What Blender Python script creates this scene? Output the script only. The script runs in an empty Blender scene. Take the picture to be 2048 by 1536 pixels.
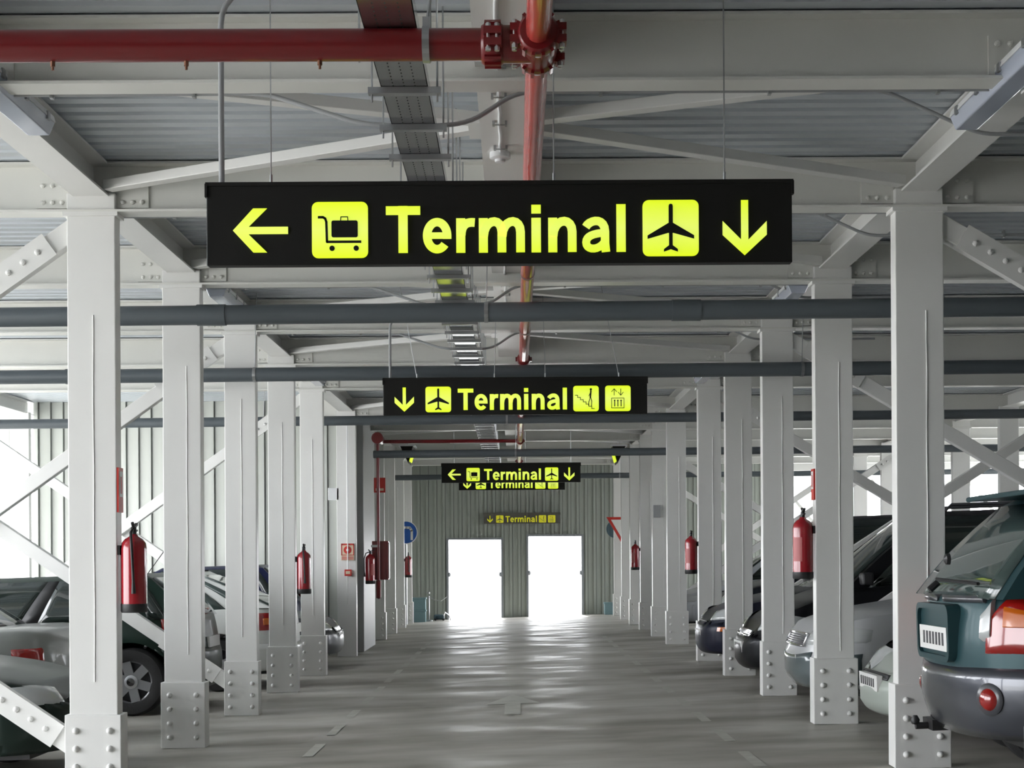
import bpy, bmesh, math, random
from mathutils import Vector, Matrix
random.seed(7)
C = bpy.context.scene.collection
PI = math.pi
F = 2976.0; CAMZ = 1.40; HY = 1108.0; VX = 1030.0
def GZ(x, y): return 0.0325 + 0.031*x - 0.0058*y          # the floor falls to the left and away
# ------------------------------------------------------------------ materials
def nodes(m):
    m.use_nodes = True
    return m.node_tree, m.node_tree.nodes['Principled BSDF']
def mat(name, col, rough=.5, metal=0, emit=0, bump=0, bscale=20, var=0, vscale=6, coat=0, alpha=1, spec=.5, stretch=(1,1,1)):
    m = bpy.data.materials.new(name); nt, b = nodes(m)
    b.inputs['Base Color'].default_value = (*col, 1); b.inputs['Roughness'].default_value = rough
    b.inputs['Metallic'].default_value = metal; b.inputs['Specular IOR Level'].default_value = spec
    b.inputs['Coat Weight'].default_value = coat; b.inputs['Coat Roughness'].default_value = .05
    if emit:
        b.inputs['Emission Color'].default_value = (*col, 1); b.inputs['Emission Strength'].default_value = emit
    tc = nt.nodes.new('ShaderNodeTexCoord'); mp = nt.nodes.new('ShaderNodeMapping'); mp.inputs['Scale'].default_value = stretch
    nt.links.new(tc.outputs['Object'], mp.inputs['Vector'])
    if bump:
        n = nt.nodes.new('ShaderNodeTexNoise'); n.inputs['Scale'].default_value = bscale; n.inputs['Detail'].default_value = 4
        bp = nt.nodes.new('ShaderNodeBump'); bp.inputs['Strength'].default_value = bump; bp.inputs['Distance'].default_value = .01
        nt.links.new(mp.outputs['Vector'], n.inputs['Vector']); nt.links.new(n.outputs['Fac'], bp.inputs['Height']); nt.links.new(bp.outputs['Normal'], b.inputs['Normal'])
    if var:
        n = nt.nodes.new('ShaderNodeTexNoise'); n.inputs['Scale'].default_value = vscale; n.inputs['Detail'].default_value = 5
        r = nt.nodes.new('ShaderNodeMapRange'); r.inputs['To Min'].default_value = 1-var; r.inputs['To Max'].default_value = 1+var*.4
        x = nt.nodes.new('ShaderNodeMix'); x.data_type = 'RGBA'; x.blend_type = 'MULTIPLY'; x.inputs[0].default_value = 1
        x.inputs['A'].default_value = (*col, 1)
        nt.links.new(mp.outputs['Vector'], n.inputs['Vector']); nt.links.new(n.outputs['Fac'], r.inputs['Value']); nt.links.new(r.outputs['Result'], x.inputs['B']); nt.links.new(x.outputs['Result'], b.inputs['Base Color'])
    return m
M = {}
M['white'] = mat('white_gloss_paint', (.80, .80, .78), .32, bump=.12, bscale=9, var=.06, vscale=3)
M['beam'] = mat('cream_white_paint', (.76, .76, .72), .4, bump=.08, bscale=7, var=.07, vscale=2.5)
M['deck'] = mat('galvanised_deck', (.62, .66, .70), .45, .3, var=.06, vscale=.8)
M['clad'] = mat('grey_green_cladding', (.37, .40, .36), .5, var=.08, vscale=1.5)
M['cladw'] = mat('pale_cladding', (.58, .60, .56), .5, var=.05, vscale=1.5)
M['joint'] = mat('cladding_joint', (.16, .17, .16), .7)
M['galv'] = mat('galvanised_steel', (.46, .47, .48), .3, .85, var=.1, vscale=12)
M['tray'] = mat('tray_steel', (.50, .51, .53), .14, .9, var=.1, vscale=5)
M['hole'] = mat('dark_slot', (.03, .03, .03), .8)
M['conduit'] = mat('grey_conduit', (.36, .37, .38), .45)
M['pvc'] = mat('dark_grey_pipe', (.10, .118, .13), .38, var=.12, vscale=3)
M['red'] = mat('red_pipe_paint', (.17, .008, .011), .28, coat=.3)
M['redmain'] = mat('faded_red_pipe', (.50, .06, .05), .26, var=.35, vscale=3.0, coat=.5)
M['redext'] = mat('red_enamel', (.36, .012, .022), .22, coat=.8)
M['bolt'] = mat('zinc_bolt', (.6, .6, .6), .3, .8)
M['black'] = mat('black_plastic', (.018, .018, .019), .45)
M['signblack'] = mat('sign_black', (.008, .008, .007), .6, spec=.3)
M['rubber'] = mat('tyre_rubber', (.02, .02, .021), .75, bump=.2, bscale=60)
M['wplastic'] = mat('white_plastic', (.78, .79, .80), .35)
M['diff'] = mat('clear_ribbed_diffuser', (.42, .46, .55), .18, coat=.6)
M['blue'] = mat('sign_blue', (.01, .09, .38), .4)
M['signwhite'] = mat('sign_white', (.8, .8, .78), .4)
M['signred'] = mat('sign_red', (.55, .03, .02), .4)
M['cream'] = mat('cream_sign', (.75, .62, .45), .4)
M['signback'] = mat('dark_sign_back', (.05, .09, .11), .5)
M['frame'] = mat('dark_door_frame', (.27, .29, .31), .5)
M['dim'] = mat('dim_yellow', (.75, .72, .03), .5, emit=.22)  # low emission added so the far wall sign's yellow shows brighter
M['dimb'] = mat('brown_grey_housing', (.11, .105, .09), .5)
M['road'] = mat('worn_road_paint', (.56, .56, .50), .55, var=.35, vscale=9)
M['chrome'] = mat('chrome', (.7, .7, .72), .1, 1)
M['alloy'] = mat('alloy_rim', (.55, .56, .58), .3, .7)
M['glass'] = mat('dark_car_glass', (.012, .020, .018), .05, coat=.4)
M['glassg'] = mat('tinted_car_glass', (.05, .075, .07), .05, coat=.6)
M['lamp'] = mat('clear_lamp_glass', (.46, .48, .48), .12, coat=1)
M['tail'] = mat('red_tail_lamp', (.30, .008, .006), .12, coat=1)
M['orange'] = mat('orange_lamp', (.62, .14, .012), .15, coat=1)
M['trim'] = mat('grey_plastic_trim', (.06, .062, .07), .3, coat=.4)
M['blacktrim'] = mat('black_trim', (.02, .02, .022), .4)
M['plate'] = mat('number_plate', (.75, .75, .73), .4)
M['outside'] = mat('pale_outdoor_ground', (.62, .61, .58), .8, var=.1)
M['conc'] = mat('pale_far_facade', (.62, .62, .60), .7)
M['bright'] = mat('door_leaf_white', (.85, .85, .85), .5)
def paint(name, col, rough=.25, metal=.35, coat=1, spec=.35): return mat(name, col, rough, metal, coat=coat, spec=spec)
def yellow():
    m = bpy.data.materials.new('backlit_yellow'); nt, b = nodes(m)
    b.inputs['Base Color'].default_value = (.5, .55, .02, 1); b.inputs['Roughness'].default_value = .4
    tc = nt.nodes.new('ShaderNodeTexCoord'); sp = nt.nodes.new('ShaderNodeSeparateXYZ')
    nt.links.new(tc.outputs['Object'], sp.inputs['Vector'])          # the fluorescent tube runs along the box's mid height
    ab = nt.nodes.new('ShaderNodeMath'); ab.operation = 'ABSOLUTE'; nt.links.new(sp.outputs['Z'], ab.inputs[0])
    r = nt.nodes.new('ShaderNodeMapRange'); r.inputs['From Min'].default_value = 0; r.inputs['From Max'].default_value = .12
    r.inputs['To Min'].default_value = .25; r.inputs['To Max'].default_value = 0; nt.links.new(ab.outputs[0], r.inputs['Value'])
    x = nt.nodes.new('ShaderNodeMix'); x.data_type = 'RGBA'; x.inputs['A'].default_value = (.78, 1.0, .006, 1); x.inputs['B'].default_value = (1, 1, .75, 1)
    nt.links.new(r.outputs['Result'], x.inputs[0]); nt.links.new(x.outputs['Result'], b.inputs['Emission Color'])
    b.inputs['Emission Strength'].default_value = YEL
    return m
EXPO = 0.08
YEL = .76
M['yellow'] = yellow()
def floormat():
    m = bpy.data.materials.new('polished_concrete_floor'); nt, b = nodes(m); N = nt.nodes; L = nt.links
    tc = N.new('ShaderNodeTexCoord')
    def noise(sc, st, det=4):
        mp = N.new('ShaderNodeMapping'); mp.inputs['Scale'].default_value = st
        n = N.new('ShaderNodeTexNoise'); n.inputs['Scale'].default_value = sc; n.inputs['Detail'].default_value = det
        L.new(tc.outputs['Object'], mp.inputs['Vector']); L.new(mp.outputs['Vector'], n.inputs['Vector']); return n
    n1 = noise(.9, (.5, 1.1, 1)); n2 = noise(5, (.5, 1, 1)); n3 = noise(1.6, (.7, 1.2, 1), 3); b.inputs['Specular IOR Level'].default_value = .28
    cr = N.new('ShaderNodeValToRGB'); cr.color_ramp.elements[0].position = .36; cr.color_ramp.elements[0].color = (.29, .275, .235, 1)
    cr.color_ramp.elements[1].position = .66; cr.color_ramp.elements[1].color = (.56, .545, .50, 1)
    L.new(n1.outputs['Fac'], cr.inputs['Fac'])
    r2 = N.new('ShaderNodeMapRange'); r2.inputs['To Min'].default_value = .8; r2.inputs['To Max'].default_value = 1.15; L.new(n2.outputs['Fac'], r2.inputs['Value'])
    x = N.new('ShaderNodeMix'); x.data_type = 'RGBA'; x.blend_type = 'MULTIPLY'; x.inputs[0].default_value = 1
    L.new(cr.outputs['Color'], x.inputs['A']); L.new(r2.outputs['Result'], x.inputs['B']); L.new(x.outputs['Result'], b.inputs['Base Color'])
    r3 = N.new('ShaderNodeMapRange'); r3.inputs['From Min'].default_value = .35; r3.inputs['From Max'].default_value = .65; r3.inputs['To Min'].default_value = .34; r3.inputs['To Max'].default_value = .62
    L.new(n3.outputs['Fac'], r3.inputs['Value']); L.new(r3.outputs['Result'], b.inputs['Roughness'])
    bp = N.new('ShaderNodeBump'); bp.inputs['Strength'].default_value = .10; bp.inputs['Distance'].default_value = .01
    n4 = noise(2.2, (.6, 1.5, 1), 3); L.new(n4.outputs['Fac'], bp.inputs['Height']); L.new(bp.outputs['Normal'], b.inputs['Normal'])
    return m
M['floor'] = floormat()
# ------------------------------------------------------------------ mesh builder
class MB:
    def __init__(s): s.v = []; s.f = []
    def add(s, vs, fs):
        o = len(s.v); s.v += [tuple(v) for v in vs]; s.f += [tuple(i+o for i in f) for f in fs]; return s
    def box(s, x0, x1, y0, y1, z0, z1):
        return s.add([(x0,y0,z0),(x1,y0,z0),(x1,y1,z0),(x0,y1,z0),(x0,y0,z1),(x1,y0,z1),(x1,y1,z1),(x0,y1,z1)],
                     [(0,3,2,1),(4,5,6,7),(0,1,5,4),(1,2,6,5),(2,3,7,6),(3,0,4,7)])
    def bar(s, p, q, w, h, up=(0,0,1)):                      # rectangular bar from p to q
        p = Vector(p); q = Vector(q); d = (q-p).normalized(); u = Vector(up); a = d.cross(u).normalized(); u = a.cross(d)
        vs = [c + a*i*w/2 + u*j*h/2 for c in (p, q) for i, j in ((-1,-1),(1,-1),(1,1),(-1,1))]
        return s.add(vs, [(0,1,2,3),(7,6,5,4),(0,4,5,1),(1,5,6,2),(2,6,7,3),(3,7,4,0)])
    def tube(s, pts, r, n=12, cap=True):
        pts = [Vector(p) for p in pts]; rings = []; a = None
        rr = r if isinstance(r, (list, tuple)) else [r]*len(pts)
        for i, p in enumerate(pts):
            d = (pts[min(i+1, len(pts)-1)] - pts[max(i-1, 0)]).normalized()
            if a is None: a = d.orthogonal().normalized()
            a = (a - d*a.dot(d)).normalized(); b = d.cross(a)
            rings.append([p + (a*math.cos(2*PI*k/n) + b*math.sin(2*PI*k/n))*rr[i] for k in range(n)])
        vs = [v for R in rings for v in R]; fs = []
        for i in range(len(pts)-1):
            for k in range(n): fs.append((i*n+k, i*n+(k+1)%n, (i+1)*n+(k+1)%n, (i+1)*n+k))
        if cap: fs += [tuple(range(n-1, -1, -1)), tuple((len(pts)-1)*n+k for k in range(n))]
        return s.add(vs, fs)
    def lathe(s, prof, c=(0,0,0), ax='z', n=20, cap=True):             # prof: (r, h) list
        c = Vector(c); vs = []; fs = []
        for r, h in prof:
            for k in range(n):
                t = 2*PI*k/n; x, y = r*math.cos(t), r*math.sin(t)
                vs.append(c + {'z': Vector((x,y,h)), 'y': Vector((x,h,-y)), 'x': Vector((h,x,y))}[ax])
        for i in range(len(prof)-1):
            for k in range(n): fs.append((i*n+k, i*n+(k+1)%n, (i+1)*n+(k+1)%n, (i+1)*n+k))
        if cap: fs += [tuple(range(n-1, -1, -1)), tuple((len(prof)-1)*n+k for k in range(n))]
        return s.add(vs, fs)
    def prism(s, poly, y0, y1):                              # poly in (x, z), given thickness along y
        n = len(poly); vs = [(x, y0, z) for x, z in poly] + [(x, y1, z) for x, z in poly]
        fs = [tuple(range(n)), tuple(range(2*n-1, n-1, -1))] + [(i, i+n, (i+1)%n+n, (i+1)%n) for i in range(n)]
        return s.add(vs, fs)
    def build(s, name, m, parent=None, smooth=None, bevel=0, fix=True):
        me = bpy.data.meshes.new(name); me.from_pydata(s.v, [], s.f); me.materials.append(m if not isinstance(m, str) else M[m])
        if fix:
            bm = bmesh.new(); bm.from_mesh(me); bmesh.ops.recalc_face_normals(bm, faces=bm.faces); bm.to_mesh(me); bm.free()
        if smooth:
            me.polygons.foreach_set('use_smooth', [True]*len(me.polygons)); me.set_sharp_from_angle(angle=math.radians(smooth))
        o = bpy.data.objects.new(name, me); C.objects.link(o)
        if parent: o.parent = parent
        if bevel:
            b = o.modifiers.new('bevel', 'BEVEL'); b.width = bevel; b.segments = 2; b.limit_method = 'ANGLE'
        return o
def tag(o, label, cat, group=None):
    o['label'] = label; o['category'] = cat
    if group: o['group'] = group
    return o
def thing(name, label, cat, loc=(0,0,0), rot=(0,0,0), group=None):
    o = bpy.data.objects.new(name, None); C.objects.link(o); o.location = loc; o.rotation_euler = rot; o.empty_display_size = .1
    return tag(o, label, cat, group)
def struct(o): o['kind'] = 'structure'; return o
def kids(o): return [c for c in bpy.data.objects if c.parent == o]
def dup(root, loc, label, rot=None, sx=None):
    ch = {}
    for c in bpy.data.objects:
        if c.parent: ch.setdefault(c.parent.name, []).append(c)
    def rec(o, par):
        c = o.copy(); C.objects.link(c)
        if par: c.parent = par
        for k in ch.get(o.name, []): rec(k, c)
        return c
    r = rec(root, None); r.location = loc; r['label'] = label
    if rot is not None: r.rotation_euler = rot
    return r
def px(x, y, d):                                            # photo pixel at depth d -> world point
    y = y + .006*(x - VX)
    return Vector(((x-VX)/F*d, d, CAMZ + (HY-y)/F*d))
def arc(c, r, a0, a1, n, pl='xz'):
    out = []
    for i in range(n+1):
        a = math.radians(a0 + (a1-a0)*i/n)
        out.append((c[0]+r*math.cos(a), c[1]+r*math.sin(a)))
    return out
def rrect(cx, cz, w, h, r, n=5):
    p = []
    for sx, sz, a in ((1,1,0),(-1,1,90),(-1,-1,180),(1,-1,270)):
        p += arc((cx+sx*(w/2-r), cz+sz*(h/2-r)), r, a, a+90, n)
    return p
# ------------------------------------------------------------------ the setting
ROWS = [6.75, 9.25, 11.75, 14.25, 16.75, 19.25, 23.2, 25.7, 28.2, 30.7, 33.2, 35.7]
ORD = ['nearest', 'second', 'third', 'fourth', 'fifth', 'sixth', 'seventh', 'eighth', 'ninth', 'tenth', 'eleventh', 'twelfth', 'thirteenth']
XL, XR = -2.625, 2.525                                       # centres of the two inner column lines
XO = 7.72                                                    # the outer column lines
X0, X1, Y0, Y1 = -9.3, 15.5, -2.5, 37.6
YB = -16.0                                                   # roof and floor extended unseen behind the camera to cut light from there
BB, BT, DK = 3.54, 3.85, 3.86                                # beam bottom, beam top, deck underside
b = MB(); vs = [(x, y, GZ(x, y)) for y in (YB, Y1+.3) for x in (X0, X1)]
b.add(vs + [(x, y, z-.25) for x, y, z in vs], [(0,1,3,2),(4,6,7,5),(0,4,5,1),(1,5,7,3),(3,7,6,2),(2,6,4,0)])
struct(b.build('floor', 'floor'))
b = MB(); b.add([(-90,-60,-.75),(120,-60,-.75),(120,150,-.75),(-90,150,-.75)], [(0,1,2,3)])
struct(b.build('ground', 'outside'))
# steel deck: trapezoid ribs running across the hall
b = MB(); y = Y0; prof = []
while y < Y1:
    prof += [(y, DK), (y+.085, DK), (y+.10, DK+.058), (y+.135, DK+.058)]; y += .15
n = len(prof)
b.add([(X0, p[0], p[1]) for p in prof] + [(X1, p[0], p[1]) for p in prof], [(i, i+1, n+i+1, n+i) for i in range(n-1)])
struct(b.build('ceiling', 'deck', fix=False))
b = MB().box(X0, X1, YB, Y1+.2, DK+.06, DK+.25); struct(b.build('trim_1', 'conc'))
b = MB().box(X1, X1+.2, YB, 21, -.6, DK+.25); struct(b.build('wall_right_blocker', 'clad'))  # unseen wall added to keep daylight off the right side
b = MB().box(X0-.2, X0, YB, -1.5, -.8, DK+.25); struct(b.build('wall_near_left_blocker', 'clad'))  # unseen wall added to shut out daylight from the near left
b = MB().box(X0-.2, X1+.2, YB-.2, YB, -.8, DK+.25); struct(b.build('wall_behind_blocker', 'clad'))  # unseen wall added to block daylight coming from behind the camera
# far wall with its two doorways
YW = 37.35
def door_px(x0, x1, yt):
    a = px(x0, yt, YW); c = px(x1, yt, YW); return a.x, c.x, a.z
D1 = door_px(897, 1002, 1080); D2 = door_px(1057, 1163, 1073)
XWE = 6.6
def clad(name, mname, xa, xb, y, z1, doors=(), rib=.21, side=None):
    """cladding: a board wall with raised standing seams; doors are (x0, x1, ztop)"""
    z0 = -.6
    b = MB(); xs = [xa]
    for d in doors: xs += [d[0], d[1]]
    xs.append(xb)
    for i in range(0, len(xs), 2): b.box(xs[i], xs[i+1], y, y+.1, z0, z1)
    for d in doors: b.box(d[0], d[1], y, y+.1, d[2], z1)
    def ribs(mb, off, w, dp):
        x = xa+.05
        while x < xb-.05:
            zb = z0
            for d in doors:
                if d[0]-.06 < x+off < d[1]+.06: zb = d[2]+.06
            mb.box(x+off-w/2, x+off+w/2, y-dp, y+.01, zb, z1); x += rib
    ribs(b, 0, .055, .03)
    o = struct(b.build(name, mname))
    s = MB(); ribs(s, .04, .012, .006); s.build('seam_line', 'joint', o)
    return o
clad('wall_back', 'clad', -3.3, XWE, YW, DK, (D1, D2))
clad('wall_left', 'cladw', -7.66, -2.75, 23.7, DK, rib=.2)
clad('wall_far_left', 'cladw', X0-1, -8.05, 23.7, DK, rib=.2)
b = MB()
b.box(-3.3, -3.2, 23.8, YW, -.6, DK)
y = 24
while y < YW: b.box(-3.2, -3.17, y, y+.05, -.6, DK); y += .25
struct(b.build('wall_corridor_left', 'cladw'))
for k, d in enumerate((D1, D2)):
    b = MB(); zb = GZ(d[0], YW)-.02
    b.box(d[0]-.05, d[0], YW-.05, YW+.13, zb, d[2]+.05); b.box(d[1], d[1]+.05, YW-.05, YW+.13, zb, d[2]+.05); b.box(d[0], d[1], YW-.05, YW+.13, d[2], d[2]+.05)
    o = struct(b.build('door_%d' % (k+1), 'frame'))
    h = MB()
    for x in (d[0]+.015, d[1]-.015): h.lathe([(.0, -.06), (.03, -.05), (.045, 0), (.03, .05), (0, .06)], (x, YW-.03, 1.02+zb*.5), 'z', 10)
    h.build('door_hinge', 'frame', o)
# end facade on the right: open bays between posts, with lintel and sill
b = MB(); b.box(XWE, X1, YW, YW+.2, 3.45, DK); b.box(XWE, X1, YW, YW+.2, -.6, .55)
for x in (8.6, 11.2, 13.4): b.box(x-.16, x+.16, YW-.02, YW+.2, .5, 3.5)
struct(b.build('wall_right_end', 'conc'))
# ------------------------------------------------------------------ steel frame
bolt_m = MB().lathe([(.021, 0), (.021, .006), (.017, .018), (.009, .025), (.002, .027)], ax='y', n=10)
def bolt(parent, x, y, z, sgn=-1, cache={}):
    if 'm' not in cache:
        o = MB(); o.v = [(v[0], -v[1], v[2]) for v in bolt_m.v]; o.f = bolt_m.f
        oo = o.build('bolt', 'white', parent, smooth=50); cache['m'] = oo.data; oo.location = (x, y, z); return oo
    oo = bpy.data.objects.new('bolt', cache['m']); C.objects.link(oo); oo.parent = parent; oo.location = (x, y, z); return oo
def column(cx, y, label, ztop=3.66, plate_w=.35, plate=True, w=.30, group=None, seam=0):
    z0 = GZ(cx, y)
    t = thing('steel_column', label, 'column', (cx, y, z0), group=group)
    MB().box(-w/2, w/2, 0, .12, 0, ztop-z0).build('shaft', 'white', t, bevel=.006)
    if seam is not None:
        pts = [(seam + .0015*math.sin(k*.7+cx*9+y), -.002, .62 + k*(2.9-.62)/24 - z0) for k in range(25)]
        MB().tube(pts, .0045, 6).build('weld_seam', 'white', t, smooth=60)
    if plate:
        p = MB().box(-plate_w/2, plate_w/2, -.022, .14, 0, .52).build('base_plate', 'white', t, bevel=.005)
        for r in range(4):
            for sx in (-1, 1): bolt(p, sx*.105, -.022, .085 + r*.112)
    MB().box(-w/2-.02, w/2+.02, -.02, .14, BB-.025-z0, BB-z0).build('cap_plate', 'white', t)
    return t
SIDE = {-1: 'left', 1: 'right'}
def collabel(i, s):
    return ('white steel column out of line with the photo edge, %s side' if i == 0 else 'white box steel column with bolted foot, %s from the camera, %s of the aisle') % ((SIDE[s],) if i == 0 else (ORD[i-1], SIDE[s]))
cols = {}
for i, y in enumerate(ROWS):
    for s, cx in ((-1, XL), (1, XR)):
        if i == 7 and s == -1: continue
        pl = not (i == 6 and s == -1)
        cols[(i, s)] = column(cx, y, collabel(i, s), plate=pl, plate_w=.33 if i in (3,) else .35,
                              seam={-1: .01 if i != 2 else .04, 1: .04}[s], group='white columns along the aisle')
for s in (-1, 1):
    for i in ([1, 3, 5, 6] if s < 0 else [1, 3, 5, 6, 7, 8, 9, 10, 11]):
        column(s*XO, ROWS[i], 'white steel column behind the parked cars, %s side, level with the %s aisle column' % (SIDE[s], ORD[i-1]), group='outer columns', seam=None)
# service pier closing the gap between two columns on the left
t = thing('service_pier', 'dull grey smooth boxed pier left of the aisle, behind the column with the call point', 'pier', (-2.66, 24.4, GZ(-2.66, 24.4)))
MB().box(-.20, .18, 0, 1.95, 0, 3.9).build('pier_body', mat('pier_grey', (.36, .37, .37), .45), t, bevel=.01)
MB().box(-.16, -.02, -.03, .0, 1.85, 2.15).build('junction_box', 'galv', t)
# transverse I-beams
def ibeam(p, q, h, w, tf=.014, tw=.01):
    b = MB(); p = Vector(p); q = Vector(q); up = Vector((0,0,1))
    b.bar(p + up*(h-tf/2), q + up*(h-tf/2), w, tf); b.bar(p + up*tf/2, q + up*tf/2, w, tf); b.bar(p + up*h/2, q + up*h/2, tw, h-2*tf); return b
for i, y in enumerate(ROWS):
    yy = y + .06; xa = X0 if i < 6 else -3.2
    t = thing('roof_beam', 'white steel beam spanning across the ceiling above the %s' % ('top of the near hanging sign, the closest one' if i == 0 else ORD[i-1]+' pair of columns'), 'beam', (0, yy, BB), group='cross beams under the deck')
    ibeam((xa, 0, 0), (X1, 0, 0), BT-BB, .16).build('beam_section', 'beam', t)
    for cx in (XL, XR):
        for s in (-1, 1):
            if (cx, s) == (XL, -1) and i >= 6: continue
            x = cx + s*.25
            pl = MB().box(x-.10, x+.10, -.018, .018, .035, .215)
            for bx in (-.06, 0, .06):
                for bz in (.07, .175): pl.lathe([(.015, -.018), (.014, -.028), (.006, -.034)], (x+bx, 0, bz), 'y', 8)
            pl.build('splice_plate', 'beam', t)
# longitudinal beams
for name, x, z, w, lab in (('left', XL, 3.64, .22, 'long white steel beam running away above the left column line'), ('right', XR, 3.64, .22, 'long white steel beam running away above the right column line'),
                           ('centre', -.055, 3.63, .23, 'long white steel beam running away above the middle of the aisle, beside the red main pipe')):
    t = thing('long_beam', lab, 'beam', (x, 0, z))
    ibeam((0, 1.5, 0), (0, YW, 0), BT-z, w).build('beam_section', 'white', t)
for s in (-1, 1):
    t = thing('long_beam', 'long white steel beam running away above the outer %s column line' % SIDE[s], 'beam', (s*XO, 0, 3.64))
    ibeam((0, 5, 0), (0, 23.6 if s < 0 else YW, 0), .21, .22).build('beam_section', 'white', t)
# flat roof bracing: in each bay four arms meet at the centre beam
bays = [(ROWS[i], ROWS[i+1]) for i in range(0, 11)]
for i, (ya, yb) in enumerate(bays):
    ym = (ya+yb)/2
    t = thing('roof_bracing', 'four-armed white roof bracing under the deck in the %s bay from the camera' % ORD[i], 'bracing', (-.055, ym, 3.72), group='roof bracing frames')
    for cx, s in ((XL, -1), (XR, 1)):
        for ye, sy in ((ya+.2, -1), (yb-.05, 1)):
            p = (s*.12, sy*.06, 0); q = (cx+.055-s*.12, ye-ym, -.03)
            MB().bar(p, q, .085, .06).build('brace_arm', 'white', t, bevel=.004)
    MB().box(-.18, .18, -.15, .15, -.045, -.03).build('gusset_plate', 'white', t)
# X bracing between inner and outer columns
def brace(p, q, label, grp):
    t = thing('diagonal_brace', label, 'brace', p, group=grp)
    q = Vector(q)-Vector(p); d = q.normalized(); n = Vector((0,-1,0))
    MB().bar((0,0,0), q, .13, .10, up=(0,1,0)).build('brace_tube', 'white', t, bevel=.006)
    u = d.cross(Vector((0,1,0)))
    for e, sg in (((0,0,0), 1), (q, -1)):
        e = Vector(e); a = e + d*sg*.27; c = e + d*sg*.90
        pm = MB().bar(a + n*.062, c + n*.062, .16, .016, up=(0,1,0))
        for k in range(5):
            cc = e + d*sg*(.36 + k*.11) + n*.068
            pm.lathe([(.02, 0), (.017, -.014), (.006, -.02)], cc, 'y', 8)
        pm.build('end_plate', 'white', t)
for i in (1, 3, 5, 8, 10):
    y = ROWS[i] + .06
    for s, cx in ((-1, XL), (1, XR)):
        if s < 0 and i > 5: continue
        xa = cx + s*.04; xb = s*(XO-.05); row = 'level with the %s %s aisle column' % (ORD[i-1], SIDE[s])
        brace((xa, y-.005+.02, 3.50), (xb, y+.015, GZ(xb, y)+.25), 'white diagonal falling outwards from the head, %s' % row, 'cross braces between columns')
        brace((xa, y+.125, GZ(xa, y)+.22), (xb, y+.125, 3.50), 'white diagonal rising outwards from the foot, %s' % row, 'cross braces between columns')
for k, xc in enumerate((7.6, 9.9, 12.3)):                     # light bracing in the open end facade
    w = 2.0
    for a, c, wd in ((xc-w/2, xc+w/2, 'rising to the right'), (xc+w/2, xc-w/2, 'rising to the left')):
        t = thing('facade_brace', 'pale thin brace %s in the %s bay of the far right facade' % (wd, ORD[k].replace('nearest', 'leftmost').replace('second', 'middle').replace('third', 'rightmost')), 'brace', (a, YW-(.1 if a < c else .2), .7), group='facade braces')
        MB().bar((0,0,0), (c-a, 0, 2.5), .07, .06, up=(0,1,0)).build('brace_tube', 'conc', t)
# ------------------------------------------------------------------ lights: daylight only
w = bpy.data.worlds.new('overcast'); bpy.context.scene.world = w; w.use_nodes = True
bg = w.node_tree.nodes['Background']; bg.inputs['Color'].default_value = (.945, .965, 1.0, 1); bg.inputs['Strength'].default_value = 8.8
s = bpy.data.lights.new('sun', 'SUN'); s.energy = 6; s.angle = .05; so = bpy.data.objects.new('sun', s); C.objects.link(so); so.rotation_euler = (math.radians(-42), 0, math.radians(4))
# ------------------------------------------------------------------ camera
cd = bpy.data.cameras.new('camera'); cam = bpy.data.objects.new('camera', cd); C.objects.link(cam); bpy.context.scene.camera = cam
cd.sensor_width = 36; cd.lens = F/2048*36; cd.shift_x = -(VX-1024)/2048; cd.shift_y = (HY-768)/2048; cd.clip_end = 400
cam.location = (0, 0, CAMZ); cam.rotation_mode = 'XYZ'
cam.matrix_world = Matrix.Translation((0,0,CAMZ)) @ Matrix.Rotation(math.radians(90), 4, 'X') @ Matrix.Rotation(math.radians(-.34), 4, 'Z')
sc = bpy.context.scene; sc.view_settings.view_transform = 'Standard'; sc.view_settings.look = 'None'; sc.view_settings.exposure = EXPO; sc.view_settings.gamma = 1
sc.view_settings.use_curve_mapping = False
# ------------------------------------------------------------------ hanging signs
def bez(p, n=9):
    out = []
    for i in range(0, len(p)-1, 3):
        a, b_, c, d = [Vector(q) for q in p[i:i+4]]
        for k in range(n+1):
            if i and not k: continue
            t = k/n; out.append(a*(1-t)**3 + b_*3*t*(1-t)**2 + c*3*t*t*(1-t) + d*t**3)
    return out
def strip(mb, pts, w):                                # smooth thick line in the x, z plane
    pts = [Vector(p) for p in pts]; n = len(pts); L = []; y = -.6-1.6*(len(mb.v) % 11)
    for i, p in enumerate(pts):
        a = (pts[i]-pts[i-1]).normalized() if i else None; c = (pts[i+1]-pts[i]).normalized() if i < n-1 else None
        d = ((a or c)+(c or a)).normalized(); m = Vector((-d.y, d.x)); k = 1/max(.5, m.dot(Vector((-(a or c).y, (a or c).x))))
        L += [(p.x+m.x*w/2*k, y, p.y+m.y*w/2*k), (p.x-m.x*w/2*k, y, p.y-m.y*w/2*k)]
    mb.add(L, [(2*i, 2*i+1, 2*i+3, 2*i+2) for i in range(n-1)])
def rect2(mb, x0, x1, z0, z1):
    y = -1.6*(len(mb.v) % 7); mb.add([(x0,y,z0),(x1,y,z0),(x1,y,z1),(x0,y,z1)], [(0,1,2,3)])
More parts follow.
